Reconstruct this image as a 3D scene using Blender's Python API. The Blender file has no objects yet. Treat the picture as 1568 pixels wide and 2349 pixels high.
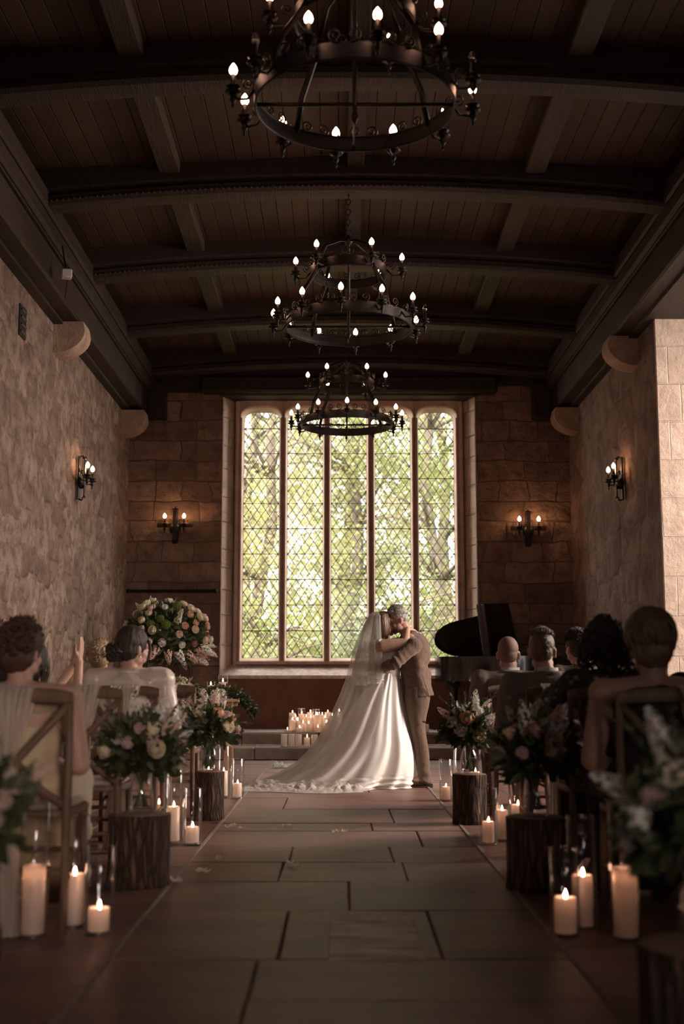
import bpy, math, random
from mathutils import Vector, Matrix, noise
PI = math.pi
sin, cos = math.sin, math.cos
C = bpy.context.scene.collection
SC = bpy.context.scene

# ---------------------------------------------------------------- camera
F_PX = 2780.0; CAM_H = 0.96
TH = math.atan((1561 - 1174.5) / F_PX); YAW = math.atan(8 / F_PX)
cam_d = bpy.data.cameras.new('camera'); cam = bpy.data.objects.new('camera', cam_d); C.objects.link(cam)
cam_d.sensor_fit = 'VERTICAL'; cam_d.sensor_height = 36.0
cam_d.lens = 36.0 * F_PX / 2349.0
cam.location = (0, 0, CAM_H); cam.rotation_euler = (PI / 2 + TH, 0, -YAW)
cam_d.dof.use_dof = True; cam_d.dof.focus_distance = 11.3; cam_d.dof.aperture_fstop = 1.8
cam_d.clip_end = 300
SC.camera = cam

# ---------------------------------------------------------------- world, sun, daylight, exposure
SC.view_settings.view_transform = 'Standard'; SC.view_settings.look = 'None'
SC.view_settings.gamma = 1.0; SC.view_settings.exposure = 0.9; SC.view_settings.use_curve_mapping = False
W = bpy.data.worlds.new('sky'); SC.world = W; W.use_nodes = True
wn = W.node_tree; wn.nodes.clear()
bg = wn.nodes.new('ShaderNodeBackground'); wo = wn.nodes.new('ShaderNodeOutputWorld')
bg.inputs[0].default_value = (1.0, 0.965, 0.94, 1); bg.inputs[1].default_value = 1.6
wn.links.new(bg.outputs[0], wo.inputs[0])
def lamp(kind, name, loc, target, energy, color, **kw):
    l = bpy.data.lights.new(name, kind); l.energy = energy; l.color = color
    for k, v in kw.items(): setattr(l, k, v)
    o = bpy.data.objects.new(name, l); C.objects.link(o); o.location = loc
    d = Vector(target) - Vector(loc)
    o.rotation_euler = d.to_track_quat('-Z', 'Y').to_euler()
    return o
lamp('SUN', 'sun', (-10, -10, 30), (-10 + 5.5, -10 + 8, 30 - 9.0), 3.9, (1.0, 0.93, 0.80), angle=0.02)
# added area lamps standing in for sky daylight, out of view outside the windows
lamp('AREA', 'sky_fill_east', (0.15, 20.5, 8.2), (0.15, 15.0, 1.5), 620, (1.0, 0.83, 0.77), shape='RECTANGLE', size=7.0, size_y=4.0)
lamp('AREA', 'sky_fill_left', (-6.3, 21.5, 4.6), (1.7, 17.2, 3.0), 560, (1.0, 0.88, 0.84), shape='RECTANGLE', size=3.0, size_y=5.0)  # added beside the window, out of view, to brighten right jamb and mullions
lamp('AREA', 'sky_fill_right', (6.6, 21.5, 4.6), (-1.4, 17.2, 3.0), 560, (1.0, 0.88, 0.84), shape='RECTANGLE', size=3.0, size_y=5.0)  # its added mirror twin, brightens the left jamb
lamp('AREA', 'sky_fill_south', (8.6, 9.9, 4.2), (-2.2, 12.0, 2.0), 900, (1.0, 0.80, 0.735), shape='RECTANGLE', size=4.0, size_y=3.2)
lamp('AREA', 'fill_west', (0.2, -6.6, 3.6), (0.0, 6.0, 1.2), .8, (1.0, 0.50, 0.35), shape='RECTANGLE', size=3.0, size_y=3.0)  # added front fill inside the hall, behind the camera
lamp('AREA', 'fill_north_west', (2.7, -6.4, 2.3), (-1.7, 7.0, 1.1), 5.0, (1.0, 0.80, 0.70), shape='RECTANGLE', size=1.2, size_y=1.8, spread=math.radians(24))  # added lamp behind the camera, narrowed to the left guests' backs

# ---------------------------------------------------------------- helpers
def ray(px, py):
    a = (px - 784) / F_PX; b = (1174.5 - py) / F_PX
    f = Vector((sin(YAW) * cos(TH), cos(YAW) * cos(TH), sin(TH)))
    r = Vector((cos(YAW), -sin(YAW), 0)); u = r.cross(f)
    return f + a * r + b * u
def at(px, py, D):
    d = ray(px, py); s = D / d.y
    return Vector((d.x * s, D, CAM_H + d.z * s))

class MB:
    def __init__(s): s.v = []; s.f = []; s.m = []
    def add(s, vs, fs, m=0):
        o = len(s.v); s.v += [tuple(p) for p in vs]
        for f in fs: s.f.append(tuple(i + o for i in f)); s.m.append(m)
    def box(s, c, d, rot=None, m=0, bev=0.0):
        hx, hy, hz = d[0] / 2, d[1] / 2, d[2] / 2
        if bev <= 0:
            vs = [Vector((x, y, z)) for x in (-hx, hx) for y in (-hy, hy) for z in (-hz, hz)]
            fs = [(0, 1, 3, 2), (4, 6, 7, 5), (0, 4, 5, 1), (2, 3, 7, 6), (0, 2, 6, 4), (1, 5, 7, 3)]
        else:
            b = min(bev, hx * .9, hy * .9, hz * .9); vs = []; fs = []
            lv = [(-hz, 1), (-hz + b, 0), (hz - b, 0), (hz, 1)]
            for z, k in lv:
                i = b * k
                X, Y = hx - i, hy - i; bb = b if not k else b * .6
                vs += [Vector(p) for p in ((-X + bb, -Y, z), (X - bb, -Y, z), (X, -Y + bb, z), (X, Y - bb, z), (X - bb, Y, z), (-X + bb, Y, z), (-X, Y - bb, z), (-X, -Y + bb, z))]
            for j in range(3):
                for i in range(8):
                    fs.append((j * 8 + i, j * 8 + (i + 1) % 8, j * 8 + 8 + (i + 1) % 8, j * 8 + 8 + i))
            fs.append(tuple(range(7, -1, -1))); fs.append(tuple(range(24, 32)))
        c = Vector(c)
        if rot is not None: vs = [rot @ p for p in vs]
        s.add([p + c for p in vs], fs, m)
    def bar(s, a, b, w, h, up=(0, 0, 1), m=0, bev=0.0):
        a = Vector(a); b = Vector(b); d = (b - a); L = d.length; z = d.normalized()
        u = Vector(up)
        if abs(u.dot(z)) > .98: u = Vector((0, 1, 0))
        x = u.cross(z).normalized(); y = z.cross(x)
        M = Matrix((x, y, z)).transposed()
        s.box((a + b) / 2, (w, h, L), M, m, bev)
    def rings(s, R, closed=True, cap0=False, cap1=False, m=0):
        n = len(R[0]); o = len(s.v); fs = []
        vs = [p for r in R for p in r]
        for j in range(len(R) - 1):
            for i in range(n if closed else n - 1):
                k = (i + 1) % n
                fs.append((j * n + i, j * n + k, (j + 1) * n + k, (j + 1) * n + i))
        if cap0: fs.append(tuple(range(n - 1, -1, -1)))
        if cap1: fs.append(tuple(range((len(R) - 1) * n, len(R) * n)))
        s.add(vs, fs, m)
    def lathe(s, prof, c=(0, 0, 0), n=24, m=0, cap0=False, cap1=False, jit=None):
        R = []
        for j, (r, z) in enumerate(prof):
            R.append([Vector((c[0] + r * (1 if jit is None else jit(i, j)) * cos(2 * PI * i / n), c[1] + r * (1 if jit is None else jit(i, j)) * sin(2 * PI * i / n), c[2] + z)) for i in range(n)])
        s.rings(R, True, cap0, cap1, m)
    def tube(s, pts, r, n=8, m=0, cap=True, flat=1.0, up=None):
        pts = [Vector(p) for p in pts]; N = len(pts)
        rs = r if isinstance(r, (list, tuple)) else [r] * N
        R = []; prev = None
        for i, p in enumerate(pts):
            t = (pts[min(i + 1, N - 1)] - pts[max(i - 1, 0)])
            t = t.normalized() if t.length > 1e-9 else Vector((0, 0, 1))
            if prev is None:
                u = Vector(up) if up else (Vector((0, 0, 1)) if abs(t.z) < .9 else Vector((0, 1, 0)))
                x = u.cross(t).normalized()
            else:
                x = prev - t * prev.dot(t)
                x = x.normalized() if x.length > 1e-6 else prev
            y = t.cross(x); prev = x
            R.append([p + x * (rs[i] * cos(2 * PI * k / n)) + y * (rs[i] * flat * sin(2 * PI * k / n)) for k in range(n)])
        s.rings(R, True, cap, cap, m)
    def ell(s, c, rad, M=None, nu=14, nv=9, m=0):
        c = Vector(c); vs = []; fs = []
        rx, ry, rz = rad
        vs.append(Vector((0, 0, -rz)))
        for j in range(1, nv):
            a = -PI / 2 + PI * j / nv
            for i in range(nu):
                b = 2 * PI * i / nu
                vs.append(Vector((rx * cos(a) * cos(b), ry * cos(a) * sin(b), rz * sin(a))))
        vs.append(Vector((0, 0, rz)))
        for i in range(nu): fs.append((0, 1 + (i + 1) % nu, 1 + i))
        for j in range(nv - 2):
            for i in range(nu):
                a = 1 + j * nu; k = (i + 1) % nu
                fs.append((a + i, a + k, a + nu + k, a + nu + i))
        l = len(vs) - 1; a = 1 + (nv - 2) * nu
        for i in range(nu): fs.append((a + i, a + (i + 1) % nu, l))
        if M is not None: vs = [M @ p for p in vs]
        s.add([p + c for p in vs], fs, m)
    def cap(s, p0, r0, p1, r1, n=12, m=0):
        p0 = Vector(p0); p1 = Vector(p1); d = p1 - p0
        if d.length < 1e-6: return s.ell(p0, (r0,) * 3, None, n, 7, m)
        t = d.normalized()
        pts = []; rs = []
        for a in (-85, -60, -30, 0): pts.append(p0 + t * (r0 * sin(math.radians(a)))); rs.append(r0 * cos(math.radians(a)))
        for a in (0, 30, 60, 85): pts.append(p1 + t * (r1 * sin(math.radians(a)))); rs.append(r1 * cos(math.radians(a)))
        s.tube(pts, rs, n, m)
    def build(s, name, mats, parent=None, smooth=True, loc=None):
        me = bpy.data.meshes.new(name); me.from_pydata(s.v, [], s.f)
        if not isinstance(mats, (list, tuple)): mats = [mats]
        for mm in mats: me.materials.append(mm)
        if len(mats) > 1: me.polygons.foreach_set('material_index', s.m)
        if smooth: me.polygons.foreach_set('use_smooth', [True] * len(me.polygons))
        me.update()
        o = bpy.data.objects.new(name, me); C.objects.link(o)
        if parent: o.parent = parent
        if loc: o.location = loc
        return o
    def autos(s, name, mats, parent=None, ang=35, loc=None):
        o = s.build(name, mats, parent, True, loc)
        o.data.set_sharp_from_angle(angle=math.radians(ang))
        return o
    def remesh(s, name, mat, parent=None, vox=0.008, smooth=4, disp=None):
        me = bpy.data.meshes.new(name + '_raw'); me.from_pydata(s.v, [], s.f); me.update()
        t = bpy.data.objects.new('tmp', me); C.objects.link(t)
        md = t.modifiers.new('r', 'REMESH'); md.mode = 'VOXEL'; md.voxel_size = vox; md.use_smooth_shade = True
        if smooth:
            sm = t.modifiers.new('s', 'SMOOTH'); sm.iterations = smooth; sm.factor = .5
        dg = bpy.context.evaluated_depsgraph_get(); dg.update()
        me2 = bpy.data.meshes.new_from_object(t.evaluated_get(dg)); me2.name = name
        bpy.data.objects.remove(t); bpy.data.meshes.remove(me)
        if disp:
            ns = [v.normal.copy() for v in me2.vertices]
            for v, n in zip(me2.vertices, ns): v.co = v.co + n * disp(v.co)
        me2.materials.clear(); me2.materials.append(mat)
        me2.polygons.foreach_set('use_smooth', [True] * len(me2.polygons)); me2.update()
        o = bpy.data.objects.new(name, me2); C.objects.link(o)
        if parent: o.parent = parent
        return o

def tag(o, label=None, cat=None, group=None, kind=None):
    if label: o['label'] = label
    if cat: o['category'] = cat
    if group: o['group'] = group
    if kind: o['kind'] = kind
    return o
def thing(name, label, cat, loc=(0, 0, 0), rz=0, group=None):
    o = bpy.data.objects.new(name, None); C.objects.link(o); o.empty_display_size = .1
    o.location = loc; o.rotation_euler = (0, 0, rz)
    return tag(o, label, cat, group)
def struct(name, mb, mat, parent=None, sharp=True, smooth=True):
    o = mb.autos(name, mat, parent) if sharp else mb.build(name, mat, parent, smooth)
    if not parent: o['kind'] = 'structure'
    return o
KIDS = {}
def kids(o): return [c for c in C.objects if c.parent == o]
def copy_tree(o, parent=None, ch=None):
    if ch is None:
        ch = {}
        for c in C.objects:
            if c.parent: ch.setdefault(c.parent.name, []).append(c)
    c = o.copy(); C.objects.link(c); c.parent = parent
    for k in ch.get(o.name, []): copy_tree(k, c, ch)
    return c
def dup(o, label, loc, rz=None, group=None, scale=None):
    c = copy_tree(o); c.location = loc
    if rz is not None: c.rotation_euler = (0, 0, rz)
    if label: c['label'] = label
    if group: c['group'] = group
    if scale: c.scale = (scale,) * 3
    return c

# ---------------------------------------------------------------- materials
def newmat(name):
    m = bpy.data.materials.new(name); m.use_nodes = True
    nt = m.node_tree; nt.nodes.clear()
    out = nt.nodes.new('ShaderNodeOutputMaterial')
    return m, nt, out
def N(nt, typ, **kw):
    n = nt.nodes.new(typ)
    for k, v in kw.items():
        if k.startswith('i_'):
            key = k[2:]
            n.inputs[int(key) if key.isdigit() else key.replace('_', ' ')].default_value = v
        else: setattr(n, k, v)
    return n
def c4(c): return (c[0], c[1], c[2], 1)
def mix(nt, a, b, fac, blend='MIX'):
    n = nt.nodes.new('ShaderNodeMix'); n.data_type = 'RGBA'; n.blend_type = blend
    for sock, v in ((0, fac), (6, a), (7, b)):
        if isinstance(v, (int, float)): n.inputs[sock].default_value = v
        elif isinstance(v, (tuple, list)): n.inputs[sock].default_value = c4(v)
        else: nt.links.new(v, n.inputs[sock])
    return n.outputs[2]
def math_(nt, op, a, b=None, clamp=False):
    n = nt.nodes.new('ShaderNodeMath'); n.operation = op; n.use_clamp = clamp
    for i, v in enumerate((a, b)):
        if v is None: continue
        if isinstance(v, (int, float)): n.inputs[i].default_value = v
        else: nt.links.new(v, n.inputs[i])
    return n.outputs[0]
def ramp(nt, fac, stops):
    n = nt.nodes.new('ShaderNodeValToRGB'); e = n.color_ramp.elements
    while len(e) < len(stops): e.new(.5)
    for k, (p, c) in zip(e, stops): k.position = p; k.color = c4(c) if not isinstance(c, float) else (c, c, c, 1)
    nt.links.new(fac, n.inputs[0]); return n.outputs[0]
def simple(name, c1, c2=None, scale=8, rough=.6, bump=0.0, bscale=40, spec=.5, metal=0, sheen=0, stretch=(1, 1, 1), trans=0, sss=0, coat=0):
    m, nt, out = newmat(name)
    p = N(nt, 'ShaderNodeBsdfPrincipled'); p.inputs['Base Color'].default_value = c4(c1)
    p.inputs['Roughness'].default_value = rough; p.inputs['Specular IOR Level'].default_value = spec
    p.inputs['Metallic'].default_value = metal; p.inputs['Sheen Weight'].default_value = sheen
    p.inputs['Coat Weight'].default_value = coat
    if sss:
        p.inputs['Subsurface Weight'].default_value = sss; p.inputs['Subsurface Radius'].default_value = (1, .4, .2); p.inputs['Subsurface Scale'].default_value = .02
    tc = N(nt, 'ShaderNodeTexCoord'); mp = N(nt, 'ShaderNodeMapping'); mp.inputs['Scale'].default_value = stretch
    nt.links.new(tc.outputs['Object'], mp.inputs[0])
    if c2 is not None:
        n = N(nt, 'ShaderNodeTexNoise', i_Scale=scale, i_Detail=5.0, i_Roughness=.6)
        nt.links.new(mp.outputs[0], n.inputs['Vector'])
        f = ramp(nt, n.outputs[0], [(.32, 0.0), (.68, 1.0)])
        nt.links.new(mix(nt, c1, c2, f), p.inputs['Base Color'])
    if bump:
        n = N(nt, 'ShaderNodeTexNoise', i_Scale=bscale, i_Detail=5.0, i_Roughness=.6)
        nt.links.new(mp.outputs[0], n.inputs['Vector'])
        b = N(nt, 'ShaderNodeBump', i_Strength=1.0, i_Distance=bump); nt.links.new(n.outputs[0], b.inputs['Height'])
        nt.links.new(b.outputs[0], p.inputs['Normal'])
    if trans:
        t = N(nt, 'ShaderNodeBsdfTranslucent'); t.inputs[0].default_value = c4(c2 or c1)
        ms = N(nt, 'ShaderNodeMixShader'); ms.inputs[0].default_value = trans
        nt.links.new(p.outputs[0], ms.inputs[1]); nt.links.new(t.outputs[0], ms.inputs[2]); nt.links.new(ms.outputs[0], out.inputs[0])
    else: nt.links.new(p.outputs[0], out.inputs[0])
    return m
def emit(name, col, strength):
    m, nt, out = newmat(name)
    e = N(nt, 'ShaderNodeEmission'); e.inputs[0].default_value = c4(col); e.inputs[1].default_value = strength
    nt.links.new(e.outputs[0], out.inputs[0]); m.cycles.emission_sampling = 'FRONT_BACK' if False else 'AUTO'; return m
def glassy(name, tint=(1, 1, 1), base=.03, edge=.5, rough=.02):
    m, nt, out = newmat(name)
    t = N(nt, 'ShaderNodeBsdfTransparent'); t.inputs[0].default_value = c4(tint)
    g = N(nt, 'ShaderNodeBsdfGlossy'); g.inputs['Roughness'].default_value = rough
    fr = N(nt, 'ShaderNodeLayerWeight', i_Blend=.35)
    f = math_(nt, 'ADD', math_(nt, 'MULTIPLY', math_(nt, 'POWER', fr.outputs['Facing'], 3.0), edge), base, True)
    ms = N(nt, 'ShaderNodeMixShader'); nt.links.new(f, ms.inputs[0])
    nt.links.new(t.outputs[0], ms.inputs[1]); nt.links.new(g.outputs[0], ms.inputs[2]); nt.links.new(ms.outputs[0], out.inputs[0])
    return m
def sheer(name, col, opac, fold=0.3, stretch=(60, 60, 2), rough=.8):
    m, nt, out = newmat(name)
    t = N(nt, 'ShaderNodeBsdfTransparent')
    d = N(nt, 'ShaderNodeBsdfDiffuse'); d.inputs[0].default_value = c4(col)
    tl = N(nt, 'ShaderNodeBsdfTranslucent'); tl.inputs[0].default_value = c4(col)
    a = N(nt, 'ShaderNodeMixShader'); a.inputs[0].default_value = .4
    nt.links.new(d.outputs[0], a.inputs[1]); nt.links.new(tl.outputs[0], a.inputs[2])
    fr = N(nt, 'ShaderNodeLayerWeight', i_Blend=.5)
    tc = N(nt, 'ShaderNodeTexCoord'); mp = N(nt, 'ShaderNodeMapping'); mp.inputs['Scale'].default_value = stretch
    nt.links.new(tc.outputs['Object'], mp.inputs[0])
    n = N(nt, 'ShaderNodeTexNoise', i_Scale=1.0, i_Detail=3.0); nt.links.new(mp.outputs[0], n.inputs['Vector'])
    nf = math_(nt, 'MULTIPLY', math_(nt, 'SUBTRACT', n.outputs[0], .5), fold)
    f = math_(nt, 'ADD', math_(nt, 'ADD', math_(nt, 'MULTIPLY', math_(nt, 'POWER', fr.outputs['Facing'], 2.0), .45), opac), nf, True)
    ms = N(nt, 'ShaderNodeMixShader'); nt.links.new(f, ms.inputs[0])
    nt.links.new(t.outputs[0], ms.inputs[1]); nt.links.new(a.outputs[0], ms.inputs[2]); nt.links.new(ms.outputs[0], out.inputs[0])
    return m
def stone(name, axis, bw, rh, mort, c1, c2, c3, warp=.05, bump=.03, mortar_c=None, wscale=1.6):
    """coursed stone: axis 'x' = wall in the xz plane, 'y' = wall in the yz plane, 'z' = lying"""
    m, nt, out = newmat(name)
    p = N(nt, 'ShaderNodeBsdfPrincipled', i_Roughness=.88); p.inputs['Specular IOR Level'].default_value = .25
    tc = N(nt, 'ShaderNodeTexCoord'); sp = N(nt, 'ShaderNodeSeparateXYZ'); nt.links.new(tc.outputs['Object'], sp.inputs[0])
    cb = N(nt, 'ShaderNodeCombineXYZ')
    a, b = {'x': (0, 2), 'y': (1, 2), 'z': (0, 1)}[axis]
    nt.links.new(sp.outputs[a], cb.inputs[0]); nt.links.new(sp.outputs[b], cb.inputs[1])
    nz = N(nt, 'ShaderNodeTexNoise', i_Scale=wscale, i_Detail=3.0, i_Roughness=.5); nt.links.new(cb.outputs[0], nz.inputs['Vector'])
    sub = N(nt, 'ShaderNodeVectorMath', operation='SUBTRACT'); nt.links.new(nz.outputs[1], sub.inputs[0]); sub.inputs[1].default_value = (.5, .5, .5)
    sc = N(nt, 'ShaderNodeVectorMath', operation='MULTIPLY'); nt.links.new(sub.outputs[0], sc.inputs[0]); sc.inputs[1].default_value = (warp * 2.5, warp, 0)
    ad = N(nt, 'ShaderNodeVectorMath', operation='ADD'); nt.links.new(cb.outputs[0], ad.inputs[0]); nt.links.new(sc.outputs[0], ad.inputs[1])
    br = N(nt, 'ShaderNodeTexBrick', i_Scale=1.0); br.offset = .41; br.squash = .62; br.squash_frequency = 3
    br.inputs['Brick Width'].default_value = bw; br.inputs['Row Height'].default_value = rh
    br.inputs['Mortar Size'].default_value = mort; br.inputs['Mortar Smooth'].default_value = .6
    br.inputs['Color1'].default_value = (0, 0, 0, 1); br.inputs['Color2'].default_value = (1, 1, 1, 1); br.inputs['Mortar'].default_value = (.5, .5, .5, 1)
    nt.links.new(ad.outputs[0], br.inputs['Vector'])
    n1 = N(nt, 'ShaderNodeTexNoise', i_Scale=5.0, i_Detail=8.0, i_Roughness=.65); nt.links.new(ad.outputs[0], n1.inputs['Vector'])
    n2 = N(nt, 'ShaderNodeTexNoise', i_Scale=22.0, i_Detail=8.0, i_Roughness=.7); nt.links.new(cb.outputs[0], n2.inputs['Vector'])
    col = mix(nt, c1, c2, br.outputs[0])
    col = mix(nt, col, c3, ramp(nt, n1.outputs[0], [(.42, 0.0), (.66, .85)]))
    col = mix(nt, col, (.5, .5, .5), math_(nt, 'MULTIPLY', n2.outputs[0], .55), 'OVERLAY')
    col = mix(nt, col, mortar_c or c3, math_(nt, 'MULTIPLY', br.outputs[1], .8))
    nt.links.new(col, p.inputs['Base Color'])
    h = math_(nt, 'ADD', math_(nt, 'MULTIPLY', br.outputs[1], -.55), math_(nt, 'ADD', math_(nt, 'MULTIPLY', n1.outputs[0], 1.0), math_(nt, 'MULTIPLY', n2.outputs[0], .35)))
    bp = N(nt, 'ShaderNodeBump', i_Strength=1.0, i_Distance=bump); nt.links.new(h, bp.inputs['Height']); nt.links.new(bp.outputs[0], p.inputs['Normal'])
    nt.links.new(p.outputs[0], out.inputs[0])
    return m
def rubble(name, axis, sx, sz, rnd_, c1, c2, c3, bump=.05, warp=.12, rough_sc=4.0, mortar=(.44, .33, .26), msize=.05):
    """irregular squared stones: rectangular cells of many sizes, flush mortar, mottled faces"""
    m, nt, out = newmat(name)
    p = N(nt, 'ShaderNodeBsdfPrincipled', i_Roughness=.9); p.inputs['Specular IOR Level'].default_value = .2
    tc = N(nt, 'ShaderNodeTexCoord'); sp = N(nt, 'ShaderNodeSeparateXYZ'); nt.links.new(tc.outputs['Object'], sp.inputs[0])
    cb = N(nt, 'ShaderNodeCombineXYZ'); a, b = {'x': (0, 2), 'y': (1, 2)}[axis]
    nt.links.new(sp.outputs[a], cb.inputs[0]); nt.links.new(sp.outputs[b], cb.inputs[1])
    nz = N(nt, 'ShaderNodeTexNoise', i_Scale=2.6, i_Detail=4.0, i_Roughness=.55); nt.links.new(cb.outputs[0], nz.inputs['Vector'])
    sub = N(nt, 'ShaderNodeVectorMath', operation='SUBTRACT'); nt.links.new(nz.outputs[1], sub.inputs[0]); sub.inputs[1].default_value = (.5, .5, .5)
    sc = N(nt, 'ShaderNodeVectorMath', operation='SCALE'); nt.links.new(sub.outputs[0], sc.inputs[0]); sc.inputs[3].default_value = warp
    ad = N(nt, 'ShaderNodeVectorMath', operation='ADD'); nt.links.new(cb.outputs[0], ad.inputs[0]); nt.links.new(sc.outputs[0], ad.inputs[1])
    mp = N(nt, 'ShaderNodeMapping'); mp.inputs['Scale'].default_value = (sx, sz, 1); nt.links.new(ad.outputs[0], mp.inputs[0])
    V = []
    for ft in ('F1', 'F2'):
        v = N(nt, 'ShaderNodeTexVoronoi', i_Scale=1.0, i_Randomness=rnd_); v.voronoi_dimensions = '2D'; v.feature = ft; v.distance = 'CHEBYCHEV'
        nt.links.new(mp.outputs[0], v.inputs['Vector']); V.append(v)
    e = math_(nt, 'SUBTRACT', V[1].outputs[0], V[0].outputs[0])
    mo = ramp(nt, e, [(.0, 1.0), (msize, 0.0)])
    round_ = ramp(nt, e, [(.0, 0.0), (.28, 1.0)])
    cs = N(nt, 'ShaderNodeSeparateColor'); nt.links.new(V[0].outputs[1], cs.inputs[0])
    n1 = N(nt, 'ShaderNodeTexNoise', i_Scale=rough_sc, i_Detail=9.0, i_Roughness=.68); nt.links.new(ad.outputs[0], n1.inputs['Vector'])
    n2 = N(nt, 'ShaderNodeTexNoise', i_Scale=26.0, i_Detail=6.0, i_Roughness=.7); nt.links.new(cb.outputs[0], n2.inputs['Vector'])
    col = mix(nt, c1, c2, cs.outputs[0])
    col = mix(nt, col, c3, ramp(nt, n1.outputs[0], [(.44, 0.0), (.62, .8)]))
    col = mix(nt, col, (.5, .5, .5), math_(nt, 'MULTIPLY', n2.outputs[0], .6), 'OVERLAY')
    col = mix(nt, col, mortar, math_(nt, 'MULTIPLY', mo, .45))
    nt.links.new(col, p.inputs['Base Color'])
    h = math_(nt, 'ADD', math_(nt, 'MULTIPLY', round_, .45), math_(nt, 'ADD', math_(nt, 'MULTIPLY', n1.outputs[0], 1.1), math_(nt, 'MULTIPLY', n2.outputs[0], .30)))
    h = math_(nt, 'ADD', h, math_(nt, 'MULTIPLY', cs.outputs[1], .25))
    bp = N(nt, 'ShaderNodeBump', i_Strength=1.0, i_Distance=bump); nt.links.new(h, bp.inputs['Height']); nt.links.new(bp.outputs[0], p.inputs['Normal'])
    nt.links.new(p.outputs[0], out.inputs[0])
    return m
def planks(name, axis, width, c1, c2, rough=.6):
    """boards: axis = index of the coordinate across the boards"""
    m, nt, out = newmat(name)
    p = N(nt, 'ShaderNodeBsdfPrincipled', i_Roughness=rough); p.inputs['Specular IOR Level'].default_value = .35
    tc = N(nt, 'ShaderNodeTexCoord'); sp = N(nt, 'ShaderNodeSeparateXYZ'); nt.links.new(tc.outputs['Object'], sp.inputs[0])
    q = math_(nt, 'DIVIDE', sp.outputs[axis], width)
    fr = math_(nt, 'FRACT', q); fl = math_(nt, 'FLOOR', q)
    wn_ = N(nt, 'ShaderNodeTexWhiteNoise'); wn_.noise_dimensions = '1D'; nt.links.new(fl, wn_.inputs['W'])
    e = math_(nt, 'ABSOLUTE', math_(nt, 'SUBTRACT', fr, .5))
    g = ramp(nt, e, [(.455, 0.0), (.49, 1.0)])
    mp = N(nt, 'ShaderNodeMapping'); s = [3, 3, 3]; s[axis] = 40; mp.inputs['Scale'].default_value = s
    nt.links.new(tc.outputs['Object'], mp.inputs[0])
    n = N(nt, 'ShaderNodeTexNoise', i_Scale=1.0, i_Detail=5.0); nt.links.new(mp.outputs[0], n.inputs['Vector'])
    f = math_(nt, 'ADD', math_(nt, 'MULTIPLY', wn_.outputs[0], .5), math_(nt, 'MULTIPLY', n.outputs[0], .5))
    col = mix(nt, c1, c2, f); col = mix(nt, col, (.01, .007, .005), math_(nt, 'MULTIPLY', g, .9))
    nt.links.new(col, p.inputs['Base Color'])
    h = math_(nt, 'SUBTRACT', math_(nt, 'MULTIPLY', n.outputs[0], .2), g)
    bp = N(nt, 'ShaderNodeBump', i_Strength=1.0, i_Distance=.008); nt.links.new(h, bp.inputs['Height']); nt.links.new(bp.outputs[0], p.inputs['Normal'])
    nt.links.new(p.outputs[0], out.inputs[0]); return m
def tweed(name, c1, c2, c3=None):
    m, nt, out = newmat(name)
    p = N(nt, 'ShaderNodeBsdfPrincipled', i_Roughness=.95); p.inputs['Specular IOR Level'].default_value = .1; p.inputs['Sheen Weight'].default_value = .25
    tc = N(nt, 'ShaderNodeTexCoord')
    n = N(nt, 'ShaderNodeTexNoise', i_Scale=260.0, i_Detail=2.0); nt.links.new(tc.outputs['Object'], n.inputs['Vector'])
    n2 = N(nt, 'ShaderNodeTexNoise', i_Scale=14.0, i_Detail=2.0); nt.links.new(tc.outputs['Object'], n2.inputs['Vector'])
    w = N(nt, 'ShaderNodeTexWave', i_Scale=22.0, i_Distortion=.4); w.bands_direction = 'X'; nt.links.new(tc.outputs['Object'], w.inputs['Vector'])
    f = ramp(nt, n.outputs[0], [(.35, 0.0), (.65, 1.0)])
    col = mix(nt, c1, c2, f)
    if c3: col = mix(nt, col, c3, ramp(nt, w.outputs[0], [(.93, 0.0), (1.0, .5)]))
    nt.links.new(col, p.inputs['Base Color'])
    h = math_(nt, 'ADD', math_(nt, 'MULTIPLY', n.outputs[0], .15), n2.outputs[0])
    bp = N(nt, 'ShaderNodeBump', i_Strength=1.0, i_Distance=.012); nt.links.new(h, bp.inputs['Height']); nt.links.new(bp.outputs[0], p.inputs['Normal'])
    nt.links.new(p.outputs[0], out.inputs[0]); return m
def hairmat(name, c1, c2, stretch=(160, 160, 10), rough=.45):
    return simple(name, c1, c2, 1.0, rough, .004, 1.2, .5, stretch=stretch)

M_WALL_L = rubble('rubble_stone_side', 'y', 2.9, 4.1, .85, (.56, .405, .325), (.34, .235, .185), (.19, .125, .095), .12, .14, 5.5, (.42, .30, .24))
M_WALL_R = rubble('rubble_stone_opposite', 'y', 1.5, 2.6, .8, (.42, .29, .23), (.29, .195, .155), (.18, .12, .095), .11, .14, 3.6, (.44, .33, .27))
M_WALL_E = stone('coursed_stone_end', 'x', .66, .29, .011, (.50, .33, .235), (.25, .16, .115), (.17, .105, .075), .10, .11, (.22, .145, .10), 2.2)
M_ASH_X = stone('ashlar_blocks_across', 'x', .95, .40, .008, (.66, .51, .42), (.56, .43, .35), (.45, .34, .27), .02, .03, (.72, .58, .5))
M_ASH_Y = stone('ashlar_blocks_along', 'y', .33, .37, .008, (.66, .53, .44), (.56, .44, .36), (.46, .36, .29), .015, .018, (.58, .48, .4))
M_DRESSED = simple('dressed_window_stone', (.66, .49, .40), (.44, .31, .25), 6, .85, .01, 30, .3)
M_SILL = simple('pale_worn_sill_stone', (.84, .74, .68), (.50, .41, .36), 14, .5, .008, 40, .3)
M_PLASTER = simple('brown_plaster', (.25, .12, .082), (.16, .08, .055), 3, .85, .006, 20, .2)
M_STEP = simple('step_stone', (.30, .225, .18), (.20, .15, .12), 5, .75, .006, 30, .35)
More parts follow.
